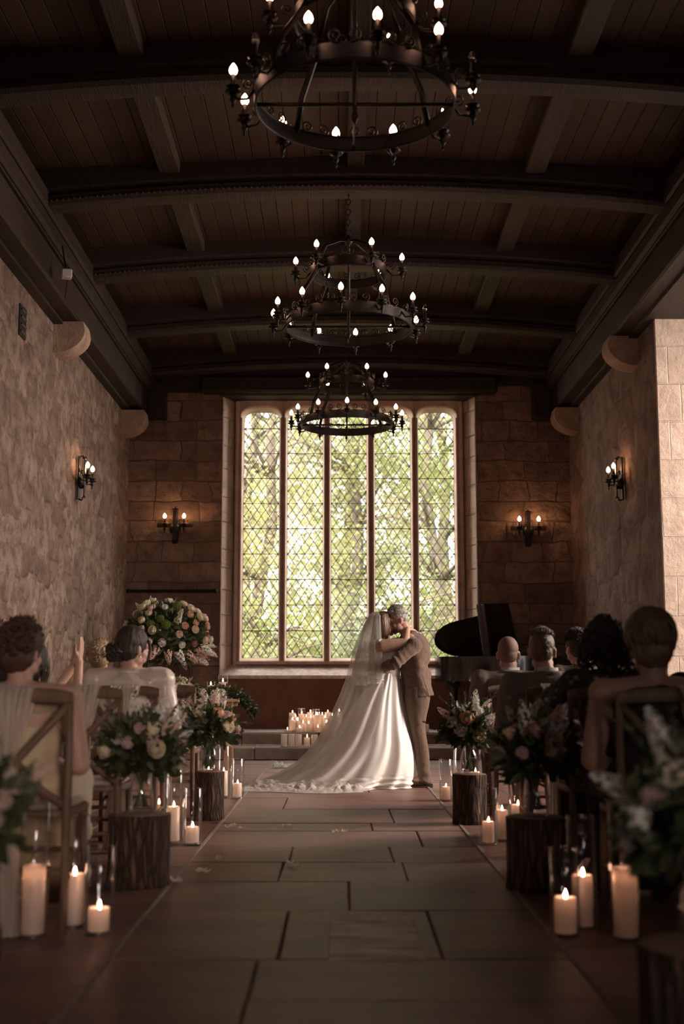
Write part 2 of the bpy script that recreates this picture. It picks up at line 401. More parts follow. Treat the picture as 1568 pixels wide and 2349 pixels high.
M_CEIL = planks('ceiling_boards', 0, .155, (.062, .032, .018), (.030, .015, .009), .55)
M_BEAM = simple('dark_oak_beam', (.034, .018, .011), (.016, .0085, .005), 3, .55, .008, 6, .35, stretch=(12, 1, 12))
M_PURLIN = simple('worn_purlin_oak', (.055, .036, .022), (.03, .019, .012), 3, .6, .008, 6, .35, stretch=(12, 1, 12))
M_CORBEL = simple('corbel_stone', (.42, .30, .22), (.28, .19, .14), 7, .9, .01, 30, .2)
M_IRON = simple('wrought_iron', (.02, .017, .015), (.035, .028, .024), 20, .42, .002, 60, .5, .75)
M_IRON_L = simple('grey_iron_band', (.045, .04, .04), (.025, .022, .02), 10, .45, .002, 60, .5, .6)
M_LEAD = simple('lead_cames', (.03, .026, .022), None, 1, .6, 0, 1, .4, .3)
M_PANE = glassy('window_glass', (.97, .99, .96), .02, .3)
M_GLASS = glassy('clear_glass', (.98, .98, .98), .045, 1.3, .01)
M_GLASSB = glassy('thick_glass_base', (.9, .92, .92), .25, .6, .05)
M_WAX = simple('ivory_wax', (.95, .88, .80), (.92, .83, .74), 6, .45, .001, 20, .4, trans=.45)
M_WICK = simple('burnt_wick', (.02, .015, .012), None, 1, .9)
M_FLAME = emit('candle_flame', (1.0, .50, .32), 48)
M_BULB = emit('flame_bulb', (1.0, .52, .34), 15)
M_BULBS = emit('sconce_bulb', (1.0, .52, .27), 42)
M_BULB_OFF = glassy('unlit_bulb_glass', (.85, .8, .75), .15, .6, .05)
# ================================================================ THE ROOM
XL, XR, YE, YN, ZT = -2.98, 3.29, 17.0, -7.5, 4.68
WX0, WX1 = -1.66, 1.96          # window embrasure at the wall face
BY0, BY1 = 7.9, 12.22           # side bay in the right wall
rnd = random.Random(7)

def grid(mb, fn, nu, nv, m=0):
    mb.rings([[fn(i / nu, j / nv) for i in range(nu + 1)] for j in range(nv + 1)], closed=False, m=m)

# floor: real flags with worn edges
def flag(mb, x0, x1, y0, y1, z=0.0, g=.0028, b=.006, tone=0):
    x0 += g; x1 -= g; y0 += g; y1 -= g
    dz = rnd.uniform(-.0025, .0025); j = lambda: rnd.uniform(-.004, .004)
    P = [(x0 + j(), y0 + j()), (x1 + j(), y0 + j()), (x1 + j(), y1 + j()), (x0 + j(), y1 + j())]
    cx, cy = (x0 + x1) / 2, (y0 + y1) / 2
    inn = [(px + b * (1 if px < cx else -1), py + b * (1 if py < cy else -1)) for px, py in P]
    vs = [(a, c, z - .03) for a, c in P] + [(a, c, z - .006 + dz) for a, c in P] + [(a, c, z + dz) for a, c in inn]
    fs = [(8, 9, 10, 11)]
    for i in range(4):
        k = (i + 1) % 4
        fs += [(i, k, 4 + k, 4 + i), (4 + i, 4 + k, 8 + k, 8 + i)]
    mb.add(vs, fs, tone)
fm = MB()
y = -1.6
while y < 15.0:                                             # aisle courses run across
    d = rnd.choice([.42, .55, .62, .75, .9]) if y < 9.6 else rnd.choice([.38, .45, .52, .6])
    y1 = min(y + d, 15.02)
    if 15.02 - y1 < .2: y1 = 15.02
    if y < 4.35 < y1 or y < 5.15 < y1: pass
    k_ = rnd.choice([0, 1, 1, 2, 1]); xs = [-.80] + {0: [], 1: [rnd.choice([-.42, -.28, .05, .22, .38, .5])], 2: [rnd.uniform(-.4, -.2), rnd.uniform(.25, .42)]}[k_] + [.815]
    for a, b_ in zip(xs, xs[1:]): flag(fm, a, b_, y, y1, 0, tone=rnd.choice([0, 0, 1, 2]))
    y = y1
for xa, xb in ((XL, -.80), (.815, XR)):
    x = xa
    while x < xb - .01:
        x1 = min(x + rnd.uniform(.55, .85), xb)
        if xb - x1 < .3: x1 = xb
        y = -1.6
        while y < 15.0:
            y1 = min(y + rnd.uniform(.5, 1.2), 15.02)
            if 15.02 - y1 < .25: y1 = 15.02
            flag(fm, x, x1, y, y1, 0, tone=rnd.choice([0, 1, 2])); y = y1
        x = x1
x = XR
while x < 5.35:
    y = BY0
    while y < BY1 - .05:
        y1 = min(y + rnd.uniform(.5, 1.0), BY1); flag(fm, x, min(x + .7, 5.4), y, y1, 0, tone=rnd.choice([0, 1, 2])); y = y1
    x += .7
fm.box((.9, 4.0, -.06), (9.2, 23.2, .08), m=3)
def flagmat(name, a, b):
    return simple(name, a, b, 1.7, .50, .006, 9, .42, stretch=(1, 2.2, 1))
struct('floor', fm, [flagmat('flagstone_brown', (.26, .128, .098), (.14, .072, .056)), flagmat('flagstone_grey', (.28, .155, .125), (.165, .09, .072)),
                     flagmat('flagstone_red', (.26, .115, .086), (.15, .07, .052)), simple('joint_grit', (.09, .055, .04), None, 1, .9)])
# pale inset slab near the camera, the sunlit patch put into its colour
pm = MB(); flag(pm, -.035, .31, 4.36, 5.13, .0045, .004, .006); struct('trim_1', pm, simple('pale_worn_sunlit_slab', (.66, .50, .40), (.15, .09, .07), 3, .55, .006, 8, .4, stretch=(1, 3.5, 1)))
# aisle edge strips
em = MB()
for yy in range(0, 10):
    for xx in (-.80, .815): em.box((xx, 1.0 + yy * 1.4 + .7, .0025), (.022, 1.39, .007), None, 0, .002)
struct('trim_2', em, simple('pale_joint_mortar', (.36, .28, .22), (.2, .15, .12), 30, .85, .003, 80))

# steps up to the window dais
s1 = MB(); s2 = MB()
def steprow(mb, z0, z1, ya, yb, seed):
    r = random.Random(seed); x = XL
    mb.box(((XL + XR) / 2, (ya + yb) / 2 + .02, (z0 + z1) / 2 - .02), (XR - XL, yb - ya - .04, z1 - z0 - .03))
    while x < XR - .01:
        x1 = min(x + r.uniform(.8, 1.25), XR)
        if XR - x1 < .4: x1 = XR
        mb.box(((x + x1) / 2, (ya + yb) / 2, (z1 + z0) / 2 - .001), (x1 - x - .006, yb - ya, z1 - z0), None, 0, .012); x = x1
steprow(s1, 0, .15, 15.02, 15.56, 3); steprow(s2, .15, .30, 15.56, 17.02, 4)
struct('trim_3', s1, M_STEP).name = 'trim_3'; struct('trim_4', s2, M_STEP)
tp = MB()
for k in range(4):
    for q in range(2): tp.box((XL + .8 + k * 1.57, 15.92 + q * .62, .303), (1.55, .60, .008), None, 0, .003)
struct('trim_5', tp, simple('grey_dais_flags', (.30, .24, .21), (.22, .17, .15), 4, .5, .004, 20))

# side walls
wl = MB(); wl.box((XL - .25, (YE + YN) / 2, ZT / 2), (.5, YE - YN + 1, ZT)); struct('wall_left', wl, M_WALL_L)
wr = MB()
wr.box((XR + .3, (BY1 + .06 + YE) / 2 + .3, ZT / 2), (.6, YE - BY1 - .06 + .6, ZT + .06)); wr.box((XR + .3, (YN + BY0) / 2, ZT / 2), (.6, BY0 - YN, ZT))
struct('wall_right', wr, M_WALL_R)
# side bay: far return, near return, outer wall with its own window
br_ = MB(); br_.box((XR + 1.36, BY1 + .03, 2.5), (2.715, .06, 5.0)); struct('wall_bay_far', br_, M_ASH_X)
bn = MB(); bn.box((XR + 1.3, BY0 - .2, 2.4), (2.6, .4, 4.8)); struct('wall_bay_near', bn, M_ASH_X)
bo = MB(); BX = XR + 2.0
bo.box((BX + .2, (BY0 + BY1) / 2, .4), (.4, BY1 - BY0, .8)); bo.box((BX + .2, (BY0 + BY1) / 2, 4.75), (.4, BY1 - BY0, .5))
bo.box((BX + .2, BY0 + .2, 2.5), (.4, .4, 4.1)); bo.box((BX + .2, BY1 - .15, 2.5), (.4, .3, 4.1))
struct('wall_bay_outer', bo, M_ASH_Y)
bw = MB()
for k in range(6):
    yy = BY0 + .4 + k * (BY1 - BY0 - .7) / 5; bw.box((BX + .2, yy, 2.65), (.12, .10, 3.7), None, 0, .03)
w2 = struct('window_2', bw, M_DRESSED)
bg_ = MB(); bg_.box((BX + .22, (BY0 + BY1) / 2, 2.65), (.006, BY1 - BY0 - .7, 3.7)); bg_.autos('pane', M_PANE, w2)

# end wall: blocks either side of the window, below the sill, above the lintel
we = MB(); TE = .9
for a, b_ in ((XL - .5, WX0), (WX1, XR + .6)):
    we.box(((a + b_) / 2, YE + TE / 2, 2.75), (b_ - a, TE, 5.5))
struct('wall_end', we, M_WALL_E)
wb = MB(); wb.box(((WX0 + WX1) / 2, YE + .45, .515), (WX1 - WX0 - .004, .84, 1.03)); struct('wall_under_sill', wb, M_PLASTER)
# splayed jambs with dressed quoins
def jamb(name, xo, xi, side):
    mb = MB(); r = random.Random(5 + side); z = 1.03; k = 0
    while z < 5.06:
        h = r.uniform(.26, .46); z1 = min(z + h, 5.06)
        if 5.06 - z1 < .12: z1 = 5.06
        w = .20 if k % 2 else .33
        e = .004
        # one quoin across the splay, in two stones
        def P(t, zz): return (xo + (xi - xo) * t, YE - .004 + .44 * t, zz)
        for t0, t1 in ((0, w / .45), (w / .45, 1.0)):
            a, b_ = t0 + .012, t1 - .008
            bul = .006 * side
            ring = [P(a, z + e), P(b_, z + e), P(b_, z1 - e), P(a, z1 - e)]
            back = [(p[0] - side * -.02 * -1, p[1], p[2]) for p in ring]
            inn = [P(a + .02, z + .012), P(b_ - .02, z + .012), P(b_ - .02, z1 - .012), P(a + .02, z1 - .012)]
            inn = [(p[0] + bul, p[1] - .003, p[2]) for p in inn]
            o = list(ring) + inn
            fs = [(4, 5, 6, 7)] + [(i, (i + 1) % 4, 4 + (i + 1) % 4, 4 + i) for i in range(4)]
            if side < 0: fs = [f[::-1] for f in fs]
            mb.add(o, fs)
        z = z1; k += 1
    # core behind the joints
    vs = [(xo - .01 * side, YE + .002, 1.0), (xi - .01 * side, YE + .44, 1.0), (xo - .02 * side, YE + .44, 1.0)]
    vs += [(a, b_, 5.1) for a, b_, _ in vs]
    mb.add(vs, [(0, 1, 4, 3), (1, 2, 5, 4), (2, 0, 3, 5), (0, 2, 1), (3, 4, 5)])
    struct(name, mb, M_ASH_Y)
jamb('trim_6', WX0, -1.475, 1); jamb('trim_7', WX1, 1.775, -1)
sl = MB()
sl.add([(WX0, YE - .03, 1.03), (WX1, YE - .03, 1.03), (WX1, YE + .45, 1.235), (WX0, YE + .45, 1.235), (WX0, YE - .03, .985), (WX1, YE - .03, .985), (WX1, YE + .45, .985), (WX0, YE + .45, .985)],
       [(0, 1, 2, 3), (4, 7, 6, 5), (0, 4, 5, 1), (2, 6, 7, 3), (0, 3, 7, 4), (1, 5, 6, 2)])
struct('window_sill', sl, M_SILL)['kind'] = 'structure'
lt = MB()
lt.box(((WX0 + WX1) / 2, YE + .33, 5.22), (WX1 - WX0 + .1, .85, .46), None, 0, .02); lt.box((.15, YE - .05, 5.14), (WX1 - WX0 + .6, .28, .24), None, 0, .03)
struct('trim_8', lt, M_BEAM)

# the great window: stone frame with five round-shouldered lights
GY, FY = YE + .42, YE + .24
ZB, ZH = 1.275, 4.86
LX = [-1.12 + .635 * k for k in range(5)]
def outline(cx, hw, zb, zt, r, n=7):
    P = [(cx - hw, zb), (cx + hw, zb)]
    for i in range(8): P.append((cx + hw, zb + (zt - r - zb) * (i + 1) / 9))
    for i in range(n + 1):
        a = PI / 2 * i / n; P.append((cx + hw - r + r * cos(a), zt - r * .8 + r * .8 * sin(a)))
    for i in range(n + 1):
        a = PI / 2 + PI / 2 * i / n; P.append((cx - hw + r + r * cos(a), zt - r * .8 + r * .8 * sin(a)))
    for i in range(8): P.append((cx - hw, zt - r - (zt - r - zb) * (i + 1) / 9))
    return P
fr = MB(); ZC0, ZC1 = 1.20, 5.08
for i, cx in enumerate(LX):
    A = outline(cx, .258, ZB, ZH, .15); B = outline(cx, .285, ZB - .035, ZH + .03, .17)
    B2 = outline(cx, .292, ZB - .04, ZH + .04, .18)
    B3 = outline(cx, .300, ZB - .05, ZH + .055, .19)
    hw = .3175; Cc = []
    for k, (x, z) in enumerate(B3):
        if k in (0, 1): q = (cx - hw if k == 0 else cx + hw, ZC0)
        elif k < 10: q = (cx + hw, z)
        elif k < 18:
            t = (k - 10) / 7; q = (cx + hw, ZH + .0 + (ZC1 - ZH) * min(1, t * 2.2)) if t < .46 else (x + .02 * (1 - t), ZC1)
        elif k < 26:
            t = (k - 18) / 7; q = (x - .02 * t, ZC1) if t < .54 else (cx - hw, ZC1 - (ZC1 - ZH) * max(0, (t - .54) * 2.2))
        else: q = (cx - hw, z)
        Cc.append(q)
    R = [[Vector((x, GY + .05, z)) for x, z in A], [Vector((x, GY - .02, z)) for x, z in A],
         [Vector((x, FY + .055, z)) for x, z in B], [Vector((x, FY + .03, z)) for x, z in B], [Vector((x, FY + .012, z)) for x, z in B2], [Vector((x, FY, z)) for x, z in B3],
         [Vector((x, FY + (.03 if abs(abs(x - cx) - hw) < .001 else 0), z)) for x, z in Cc], [Vector((x, GY + .05, z)) for x, z in Cc]]
    fr.rings(R + [R[0]], True)
    for k in (0, 1):                                      # roll mouldings beside each light
        sx = cx + (hw - .03) * (1 if k else -1)
        fr.tube([(sx, FY + .006, ZC0 + .03), (sx, FY + .006, ZH - .12)], .013, 8)
fr.box((-1.46, GY - .06, 3.12), (.075, .20, 3.95), None, 0, .02); fr.box((1.765, GY - .06, 3.12), (.075, .20, 3.95), None, 0, .02)
fr.box((.15, GY - .08, 1.21), (3.26, .20, .05), None, 0, .015)
win = struct('window_1', fr, M_DRESSED)
for i, cx in enumerate(LX):
    ld = MB(); hw = .258; z0 = ZB; z1 = ZH
    def inside_top(x):                                    # height of the opening above x
        d = abs(x - cx); e = d - (hw - .15)
        return z1 if e <= 0 else z1 - .12 + .12 * math.sqrt(max(0, 1 - (e / .15) ** 2)) 
    PW, PH = .1225, .184; bars = []
    zb0 = 1.664 - .368
    for s in (1, -1):
        slope = s * PH / PW
        for k in range(-60, 60):
            # line z = zb0 + slope*(x-cx) + k*PH
            xs = []
            for j in range(61):
                x = cx - hw + 2 * hw * j / 60; z = zb0 + slope * (x - cx) + k * PH
                if z0 <= z <= inside_top(x): xs.append((x, z))
            if len(xs) > 1:
                a, b_ = xs[0], xs[-1]
                wob = rnd.uniform(-.004, .004)
                mid = ((a[0] + b_[0]) / 2 + wob, (a[1] + b_[1]) / 2)
                ld.tube([(a[0], GY, a[1]), (mid[0], GY, mid[1]), (b_[0], GY, b_[1])], .0046, 4, 0, False)
    pn = ld
    z = zb0 + .368
    while z < z1 - .05:
        ld.tube([(cx - hw, GY - .012, z), (cx + hw, GY - .012, z)], .0065 if int(round((z - zb0) / .368)) % 2 else .0045, 6); z += .368
    A = outline(cx, .258, ZB, ZH, .15)
    ld.tube([(x, GY, z_) for x, z_ in A] + [(A[0][0], GY, A[0][1])], .005, 4, 0, False)
    lo = pn.build('leaded_light', M_LEAD, win)
    gm = MB(); A = outline(cx, .262, ZB - .003, ZH + .003, .15)
    n = len(A); gm.add([(x, GY + .002, z_) for x, z_ in A] + [(x, GY + .005, z_) for x, z_ in A], [tuple(range(n)), tuple(range(2 * n - 1, n - 1, -1))] + [(j, n + j, n + (j + 1) % n, (j + 1) % n) for j in range(n)])
    gm.build('pane', M_PANE, lo, False)

# west wall behind the camera, closing the hall, with a glazed doorway
ww = MB(); ww.box((-1.8, YN, 2.5), (3.0, .5, 5.2)); ww.box((2.25, YN, 2.5), (2.7, .5, 5.2)); ww.box((.3, YN, 4.7), (1.6, .5, 1.2))
struct('wall_near', ww, M_WALL_E)

# ceiling: shallow pitched boards, cambered tie beams, purlins, wall plates
XM = .15
def zc(x): return 5.50 + (5.66 - 5.50) * (1 - abs(x - XM) / 3.2)
cl = MB(); 
for a, b_ in ((XL - .5, XM), (XM, XR + .35)):
    za, zb_ = zc(max(a, XL)) - (.02 if a < XL else 0), zc(min(b_, XR))
    cl.add([(a, YN - .5, za), (b_, YN - .5, zb_), (b_, YE + 1.2, zb_), (a, YE + 1.2, za), (a, YN - .5, za + .12), (b_, YN - .5, zb_ + .12), (b_, YE + 1.2, zb_ + .12), (a, YE + 1.2, za + .12)],
           [(0, 3, 2, 1), (4, 5, 6, 7), (0, 1, 5, 4), (1, 2, 6, 5), (2, 3, 7, 6), (3, 0, 4, 7)])
struct('ceiling', cl, M_CEIL)
cb_ = MB(); cb_.box((XR + 1.35, (BY0 + BY1) / 2, 5.06), (2.7, BY1 - BY0 + .8, .12)); struct('ceiling_bay', cb_, M_CEIL)
BE = [2.3, 4.35, 6.4, 8.45, 10.5, 12.5, 14.6, 16.62]
for yb in BE:
    mb = MB()
    prof = [(-.13, 0), (-.13, .05), (-.105, .075), (-.105, .10), (-.12, .12), (-.12, .36), (.12, .36), (.12, .12), (.105, .10), (.105, .075), (.13, .05), (.13, 0), (.10, -.03), (.04, -.035), (-.04, -.035), (-.10, -.03)]
    R = []
    for i in range(25):
        x = XL - .15 + (XR - XL + .3) * i / 24
        zb_ = 5.16 + .20 * (1 - ((x - XM) / 3.2) ** 2)
        R.append([Vector((x, yb + py, zb_ + pz)) for py, pz in prof])
    mb.rings(R, True, True, True)
    if yb > 9:                                            # carved beading along the near edge
        for i in range(110):
            x = XL + .35 + (XR - XL - .7) * i / 109; zb_ = 5.16 + .20 * (1 - ((x - XM) / 3.2) ** 2)
            mb.ell((x, yb - .125, zb_ + .005), (.018, .014, .014), None, 6, 4)
    o = mb.autos('beam', M_BEAM); tag(o, None, None, None, 'structure'); o.name = 'trim_%d' % (10 + BE.index(yb))
for j, px_ in enumerate((-1.52, 1.76)):
    mb = MB()
    for a, b_ in zip(BE, BE[1:]):
        mb.box((px_, (a + b_) / 2, zc(px_) - .04), (.19, b_ - a - .24, .12), None, 0, .012)
    struct('trim_%d' % (20 + j), mb, M_PURLIN)
rb = MB(); rb.box((XM, 4.8, 5.62), (.16, 24.0, .16), None, 0, .012); struct('trim_22', rb, M_BEAM)
for j, (xw, s) in enumerate(((XL, 1), (XR, -1))):
    mb = MB(); a = ZT if j == 0 else ZT + .04
    mb.box((xw + s * .02, (YE + YN) / 2, a + .17), (.50, YE - YN, .33), None, 0, .02)
    mb.box((xw + s * .10, (YE + YN) / 2, a + .41), (.50, YE - YN, .16), None, 0, .03)
    mb.box((xw + s * .16, (YE + YN) / 2, a + .56), (.44, YE - YN, .18), None, 0, .02)
    mb.tube([(xw + s * .285, YN, a + .34), (xw + s * .285, YE, a + .34)], .022, 6)
    mb.box((xw - s * .1, (YE + YN) / 2, a + .42), (.4, YE - YN, .9))
    struct('trim_%d' % (24 + j), mb, M_BEAM)
    # dark timber wall posts hanging at the end wall
    pb = MB(); pb.box((xw + s * .40, YE - .10, 4.90), (.26, .2, .52), None, 0, .015); struct('trim_%d' % (26 + j), pb, M_BEAM)
tb = MB(); tb.box((XM, YE + .03, 5.40), (XR - XL, .24, .5), None, 0, .02); tb.box((-2.35, YE + .02, 5.22), (1.3, .10, .34), None, 0, .01); struct('trim_28', tb, M_BEAM)
def corbel(name, x, y, z, s):
    mb = MB(); R = []
    for i in range(9):                                    # a quarter-round corbel stone
        a = PI / 2 * i / 8
        R.append([Vector((x + s * .34 * sin(a) * 1.0 - s * .03, y + q, z - .30 * (1 - 0) * cos(a) * 1.0 + .0)) for q in (-.15, .15)] )
    prof = [(0, .02), (.33, .02), (.35, -.08)] + [(.35 * cos(a), -.08 - .24 * sin(a)) for a in [PI / 2 * k / 7 for k in range(1, 8)]]
    F0 = [Vector((x + s * (p - .02), y - .16, z + q)) for p, q in prof]; F1 = [Vector((x + s * (p - .02), y + .16, z + q)) for p, q in prof]
    mb.rings([F0, F1], True, True, True)
    struct(name, mb, M_CORBEL)
corbel('trim_30', XL, 12.45, ZT - .02, 1); corbel('trim_31', XL, 16.45, ZT - .06, 1); corbel('trim_32', XR, 13.1, ZT + .02, -1); corbel('trim_33', XR, 16.45, ZT - .02, -1)

# vent, floodlight box, rail
vt = MB(); vt.box((XL + .008, 11.05, 4.30), (.02, .22, .30), None, 0, .005)
v_ = tag(vt.autos('wall_vent', M_BEAM), 'small dark slotted vent high on the left stone wall', 'vent')
v2 = MB()
for k in range(4): v2.box((XL + .022, 11.05, 4.19 + k * .07), (.012, .18, .018), Matrix.Rotation(.5, 3, 'Y'))
v2.autos('slats', M_IRON, v_)
fb = thing('flood_light', 'small pale floodlight box on bracket below the left ceiling beam', 'light fitting', (-2.56, 11.0, 4.70))
m_ = MB(); m_.box((0, 0, .05), (.10, .09, .085), Matrix.Rotation(.3, 3, 'Z'), 0, .01); m_.autos('housing', simple('pale_plastic', (.5, .45, .4), None, 1, .4), fb)
m_ = MB(); m_.tube([(0, 0, .09), (-.03, .02, .20), (-.06, .05, .34)], .008, 6); m_.tube([(.0, .03, 0), (-.01, .02, -.18)], .004, 5); m_.autos('bracket', M_IRON, fb)
rl = thing('wall_rail', 'long dark metal rail fixed across the stone end wall above the tall flowers', 'rail', (-2.33, YE - .04, 2.20))
m_ = MB(); m_.tube([(-.60, 0, 0), (.60, 0, 0)], .022, 10); m_.ell((-.61, 0, 0), (.03, .03, .03)); m_.ell((.61, 0, 0), (.03, .03, .03)); m_.autos('bar', M_IRON, rl)
for q in (-.45, .5): m_ = MB(); m_.cap((q, 0, 0), .018, (q, .045, 0), .03); m_.autos('bracket', M_IRON, rl)

# ================================================================ OUTSIDE: lawn and trees
gr = MB(); gr.box((0, 45, -.35), (90, 54, .1)); struct('lawn', gr, simple('grass_outside', (.12, .13, .05), (.17, .16, .07), 2, .9, .02, 12))
def leafmat(name, a, b): return simple(name, a, b, 1.2, .5, 0, 1, .3, trans=.45)
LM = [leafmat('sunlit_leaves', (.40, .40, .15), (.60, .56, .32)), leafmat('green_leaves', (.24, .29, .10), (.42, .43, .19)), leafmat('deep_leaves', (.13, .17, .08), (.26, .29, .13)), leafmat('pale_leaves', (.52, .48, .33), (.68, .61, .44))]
M_BARK = simple('grey_bark', (.30, .24, .20), (.16, .125, .10), 6, .9, .02, 14, stretch=(3, 3, .6))
def tree(name, x, y, h, r, label, mat, seed, z0=1.0, nleaf=9000, lean=0, leaf=.11, cat='tree'):
    rg = random.Random(seed); t = thing(name, label, cat, (x, y, -.3))
    tk = MB(); top = Vector((lean, 0, h * .8))
    pts = [Vector((lean * (k / 8) ** 1.3 + .12 * sin(k * 1.7 + seed), .1 * cos(k * 1.3 + seed), h * .85 * k / 8)) for k in range(9)]
    tk.tube(pts, [r * .055 * (1.25 - k / 9) + .03 for k in range(9)], 10)
    tips = []
    for k in range(22):
        b = pts[rg.randint(2, 8)]; a = rg.uniform(0, 2 * PI); L = r * rg.uniform(.45, 1.0)
        e = b + Vector((cos(a) * L, sin(a) * L, rg.uniform(.1, .6) * L)); mid = (b + e) / 2 + Vector((rg.uniform(-.2, .2), rg.uniform(-.2, .2), .2))
        tk.tube([b, mid, e], [.05 + r * .006, .03, .012], 5); tips += [e, mid]
    tk.build('trunk', M_BARK, t)
    lf = MB(); cl_ = []
    for k in range(int(34 + h * 5)):
        a = rg.uniform(0, 2 * PI); q = math.sqrt(rg.random()); zz = rg.uniform(z0, h)
        w = r * (1.0 if zz < h * .7 else 1.0 - .6 * (zz - h * .7) / (h * .3))
        cl_.append((Vector((cos(a) * q * w + lean * zz / h, sin(a) * q * w * .7, zz)), rg.uniform(.4, .95)))
    for k in range(nleaf):
        c, s = cl_[rg.randrange(len(cl_))]
        d = Vector((rg.gauss(0, 1), rg.gauss(0, 1), rg.gauss(0, .8))).normalized() * s * rg.random() ** .33
        p = c + d; L = leaf * rg.uniform(.6, 1.3)
        ax = Vector((rg.uniform(-1, 1), rg.uniform(-1, 1), rg.uniform(-.9, .3))).normalized()
        sd = ax.cross(Vector((rg.uniform(-1, 1), rg.uniform(-1, 1), rg.uniform(-1, 1)))).normalized() * L * .36
        lf.add([p - ax * L * .5, p + sd, p + ax * L * .5, p - sd], [(0, 1, 2, 3)])
    lf.build('foliage', mat, t, False)
    return t
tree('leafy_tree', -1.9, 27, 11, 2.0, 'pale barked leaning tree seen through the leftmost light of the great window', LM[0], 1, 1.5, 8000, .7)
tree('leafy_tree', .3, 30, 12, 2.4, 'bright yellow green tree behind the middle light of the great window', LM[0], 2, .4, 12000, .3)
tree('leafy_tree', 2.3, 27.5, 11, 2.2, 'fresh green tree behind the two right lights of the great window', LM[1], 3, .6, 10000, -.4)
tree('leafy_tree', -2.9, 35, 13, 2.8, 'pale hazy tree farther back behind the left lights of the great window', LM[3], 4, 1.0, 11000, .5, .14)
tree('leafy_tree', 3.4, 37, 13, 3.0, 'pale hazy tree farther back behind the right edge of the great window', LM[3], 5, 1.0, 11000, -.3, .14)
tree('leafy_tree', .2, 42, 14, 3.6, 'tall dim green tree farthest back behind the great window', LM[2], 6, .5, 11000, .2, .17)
tree('leafy_tree', 7.5, 34, 12, 3.2, 'full green tree far right outside the great window', LM[1], 7, .5, 7000, 0, .16)
tree('leafy_tree', -7.8, 33, 12, 3.2, 'full green tree far left outside the great window', LM[1], 8, .5, 7000, 0, .16)
for i, (x, y, s, l) in enumerate(((-1.5, 24.5, 1.0, 'low green shrub outside below the left lights'), (1.0, 25, 1.1, 'low green shrub outside below the middle lights'), (3.0, 24.6, 1.1, 'low green shrub outside below the right lights'))):
    tree('shrub', x, y, 2.6, 1.5, l, LM[1 + i % 2], 20 + i, .2, 4000, 0, .10, 'shrub')

# ================================================================ CHANDELIERS
def spiral(c, ax, up, r0, turns=1.6, n=26, start=0.0, flip=1):
    ax = Vector(ax).normalized(); up = Vector(up).normalized(); out = []
    for i in range(n + 1):
        t = i / n; r = r0 * (1 - .82 * t); a = start + flip * 2 * PI * turns * t
        out.append(Vector(c) + ax * (r * cos(a)) + up * (r * sin(a)))
    return out
def band(mb, R, z, h, th=.008, n=64):
    mb.rings([[Vector((r * cos(2 * PI * i / n), r * sin(2 * PI * i / n), zz)) for i in range(n)] for r, zz in ((R, z), (R, z + h), (R + th, z + h), (R + th, z), (R, z))], True)
    for zz in (z, z + h): mb.tube([(R * cos(2 * PI * i / n) + 0, R * sin(2 * PI * i / n), zz) for i in range(n + 1)], .007, 5, 0, False)
ARM = {}
def candle_arm(parent, R, ang, z, lit=True, out=.12, bulbmat=None, L=.11):
    """arm + drip pans + sleeve + bulb; ang measured from the camera side, +x first"""
    dx, dy = sin(ang), -cos(ang)
    key = (round(R, 3), round(out, 3), lit, bulbmat.name if bulbmat else '')
    if key not in ARM:
        a = MB()                                           # built along +x, centre of ring at origin
        a.tube([(R, 0, .04), (R + out * .35, 0, -.015), (R + out * .8, 0, -.02), (R + out, 0, .012)], .008, 6)
        a.tube(spiral((R + out * .3, 0, .075), (1, 0, 0), (0, 0, 1), .034, 1.3, 14, -PI / 2), .005, 5)
        a.lathe([(.0, -.085), (.006, -.075), (.010, -.062), (.005, -.052), (.014, -.04), (.019, -.028), (.012, -.014), (.02, 0), (.0, .0)], (R + out, 0, .005), 10)
        h = MB()
        h.lathe([(.006, 0), (.038, .004), (.046, .012), (.044, .014), (.017, .010)], (R + out, 0, .008), 14)
        h.lathe([(.017, .01), (.034, .034), (.040, .040), (.037, .042), (.016, .038), (.016, .05), (.0145, .055), (.0145, L), (.0, L)], (R + out, 0, .01), 12)
        b = MB(); b.lathe([(.0, 0), (.012, .004), (.021, .018), (.0235, .031), (.019, .048), (.009, .064), (.0, .075)], (R + out, 0, L + .006), 12)
        ma = a.build('candle_arm', M_IRON); mh = h.build('candle_holder', M_IRON); mbb = b.build('bulb', (bulbmat or M_BULB) if lit else M_BULB_OFF)
        ARM[key] = (ma.data, mh.data, mbb.data)
        for o in (ma, mh, mbb): bpy.data.objects.remove(o)
    d = ARM[key]
    o = bpy.data.objects.new('candle_arm', d[0]); C.objects.link(o); o.parent = parent; o.location = (0, 0, z); o.rotation_euler = (0, 0, math.atan2(dy, dx))
    for nm, me in (('candle_holder', d[1]), ('bulb', d[2])):
        q = bpy.data.objects.new(nm, me); C.objects.link(q); q.parent = o
    return o
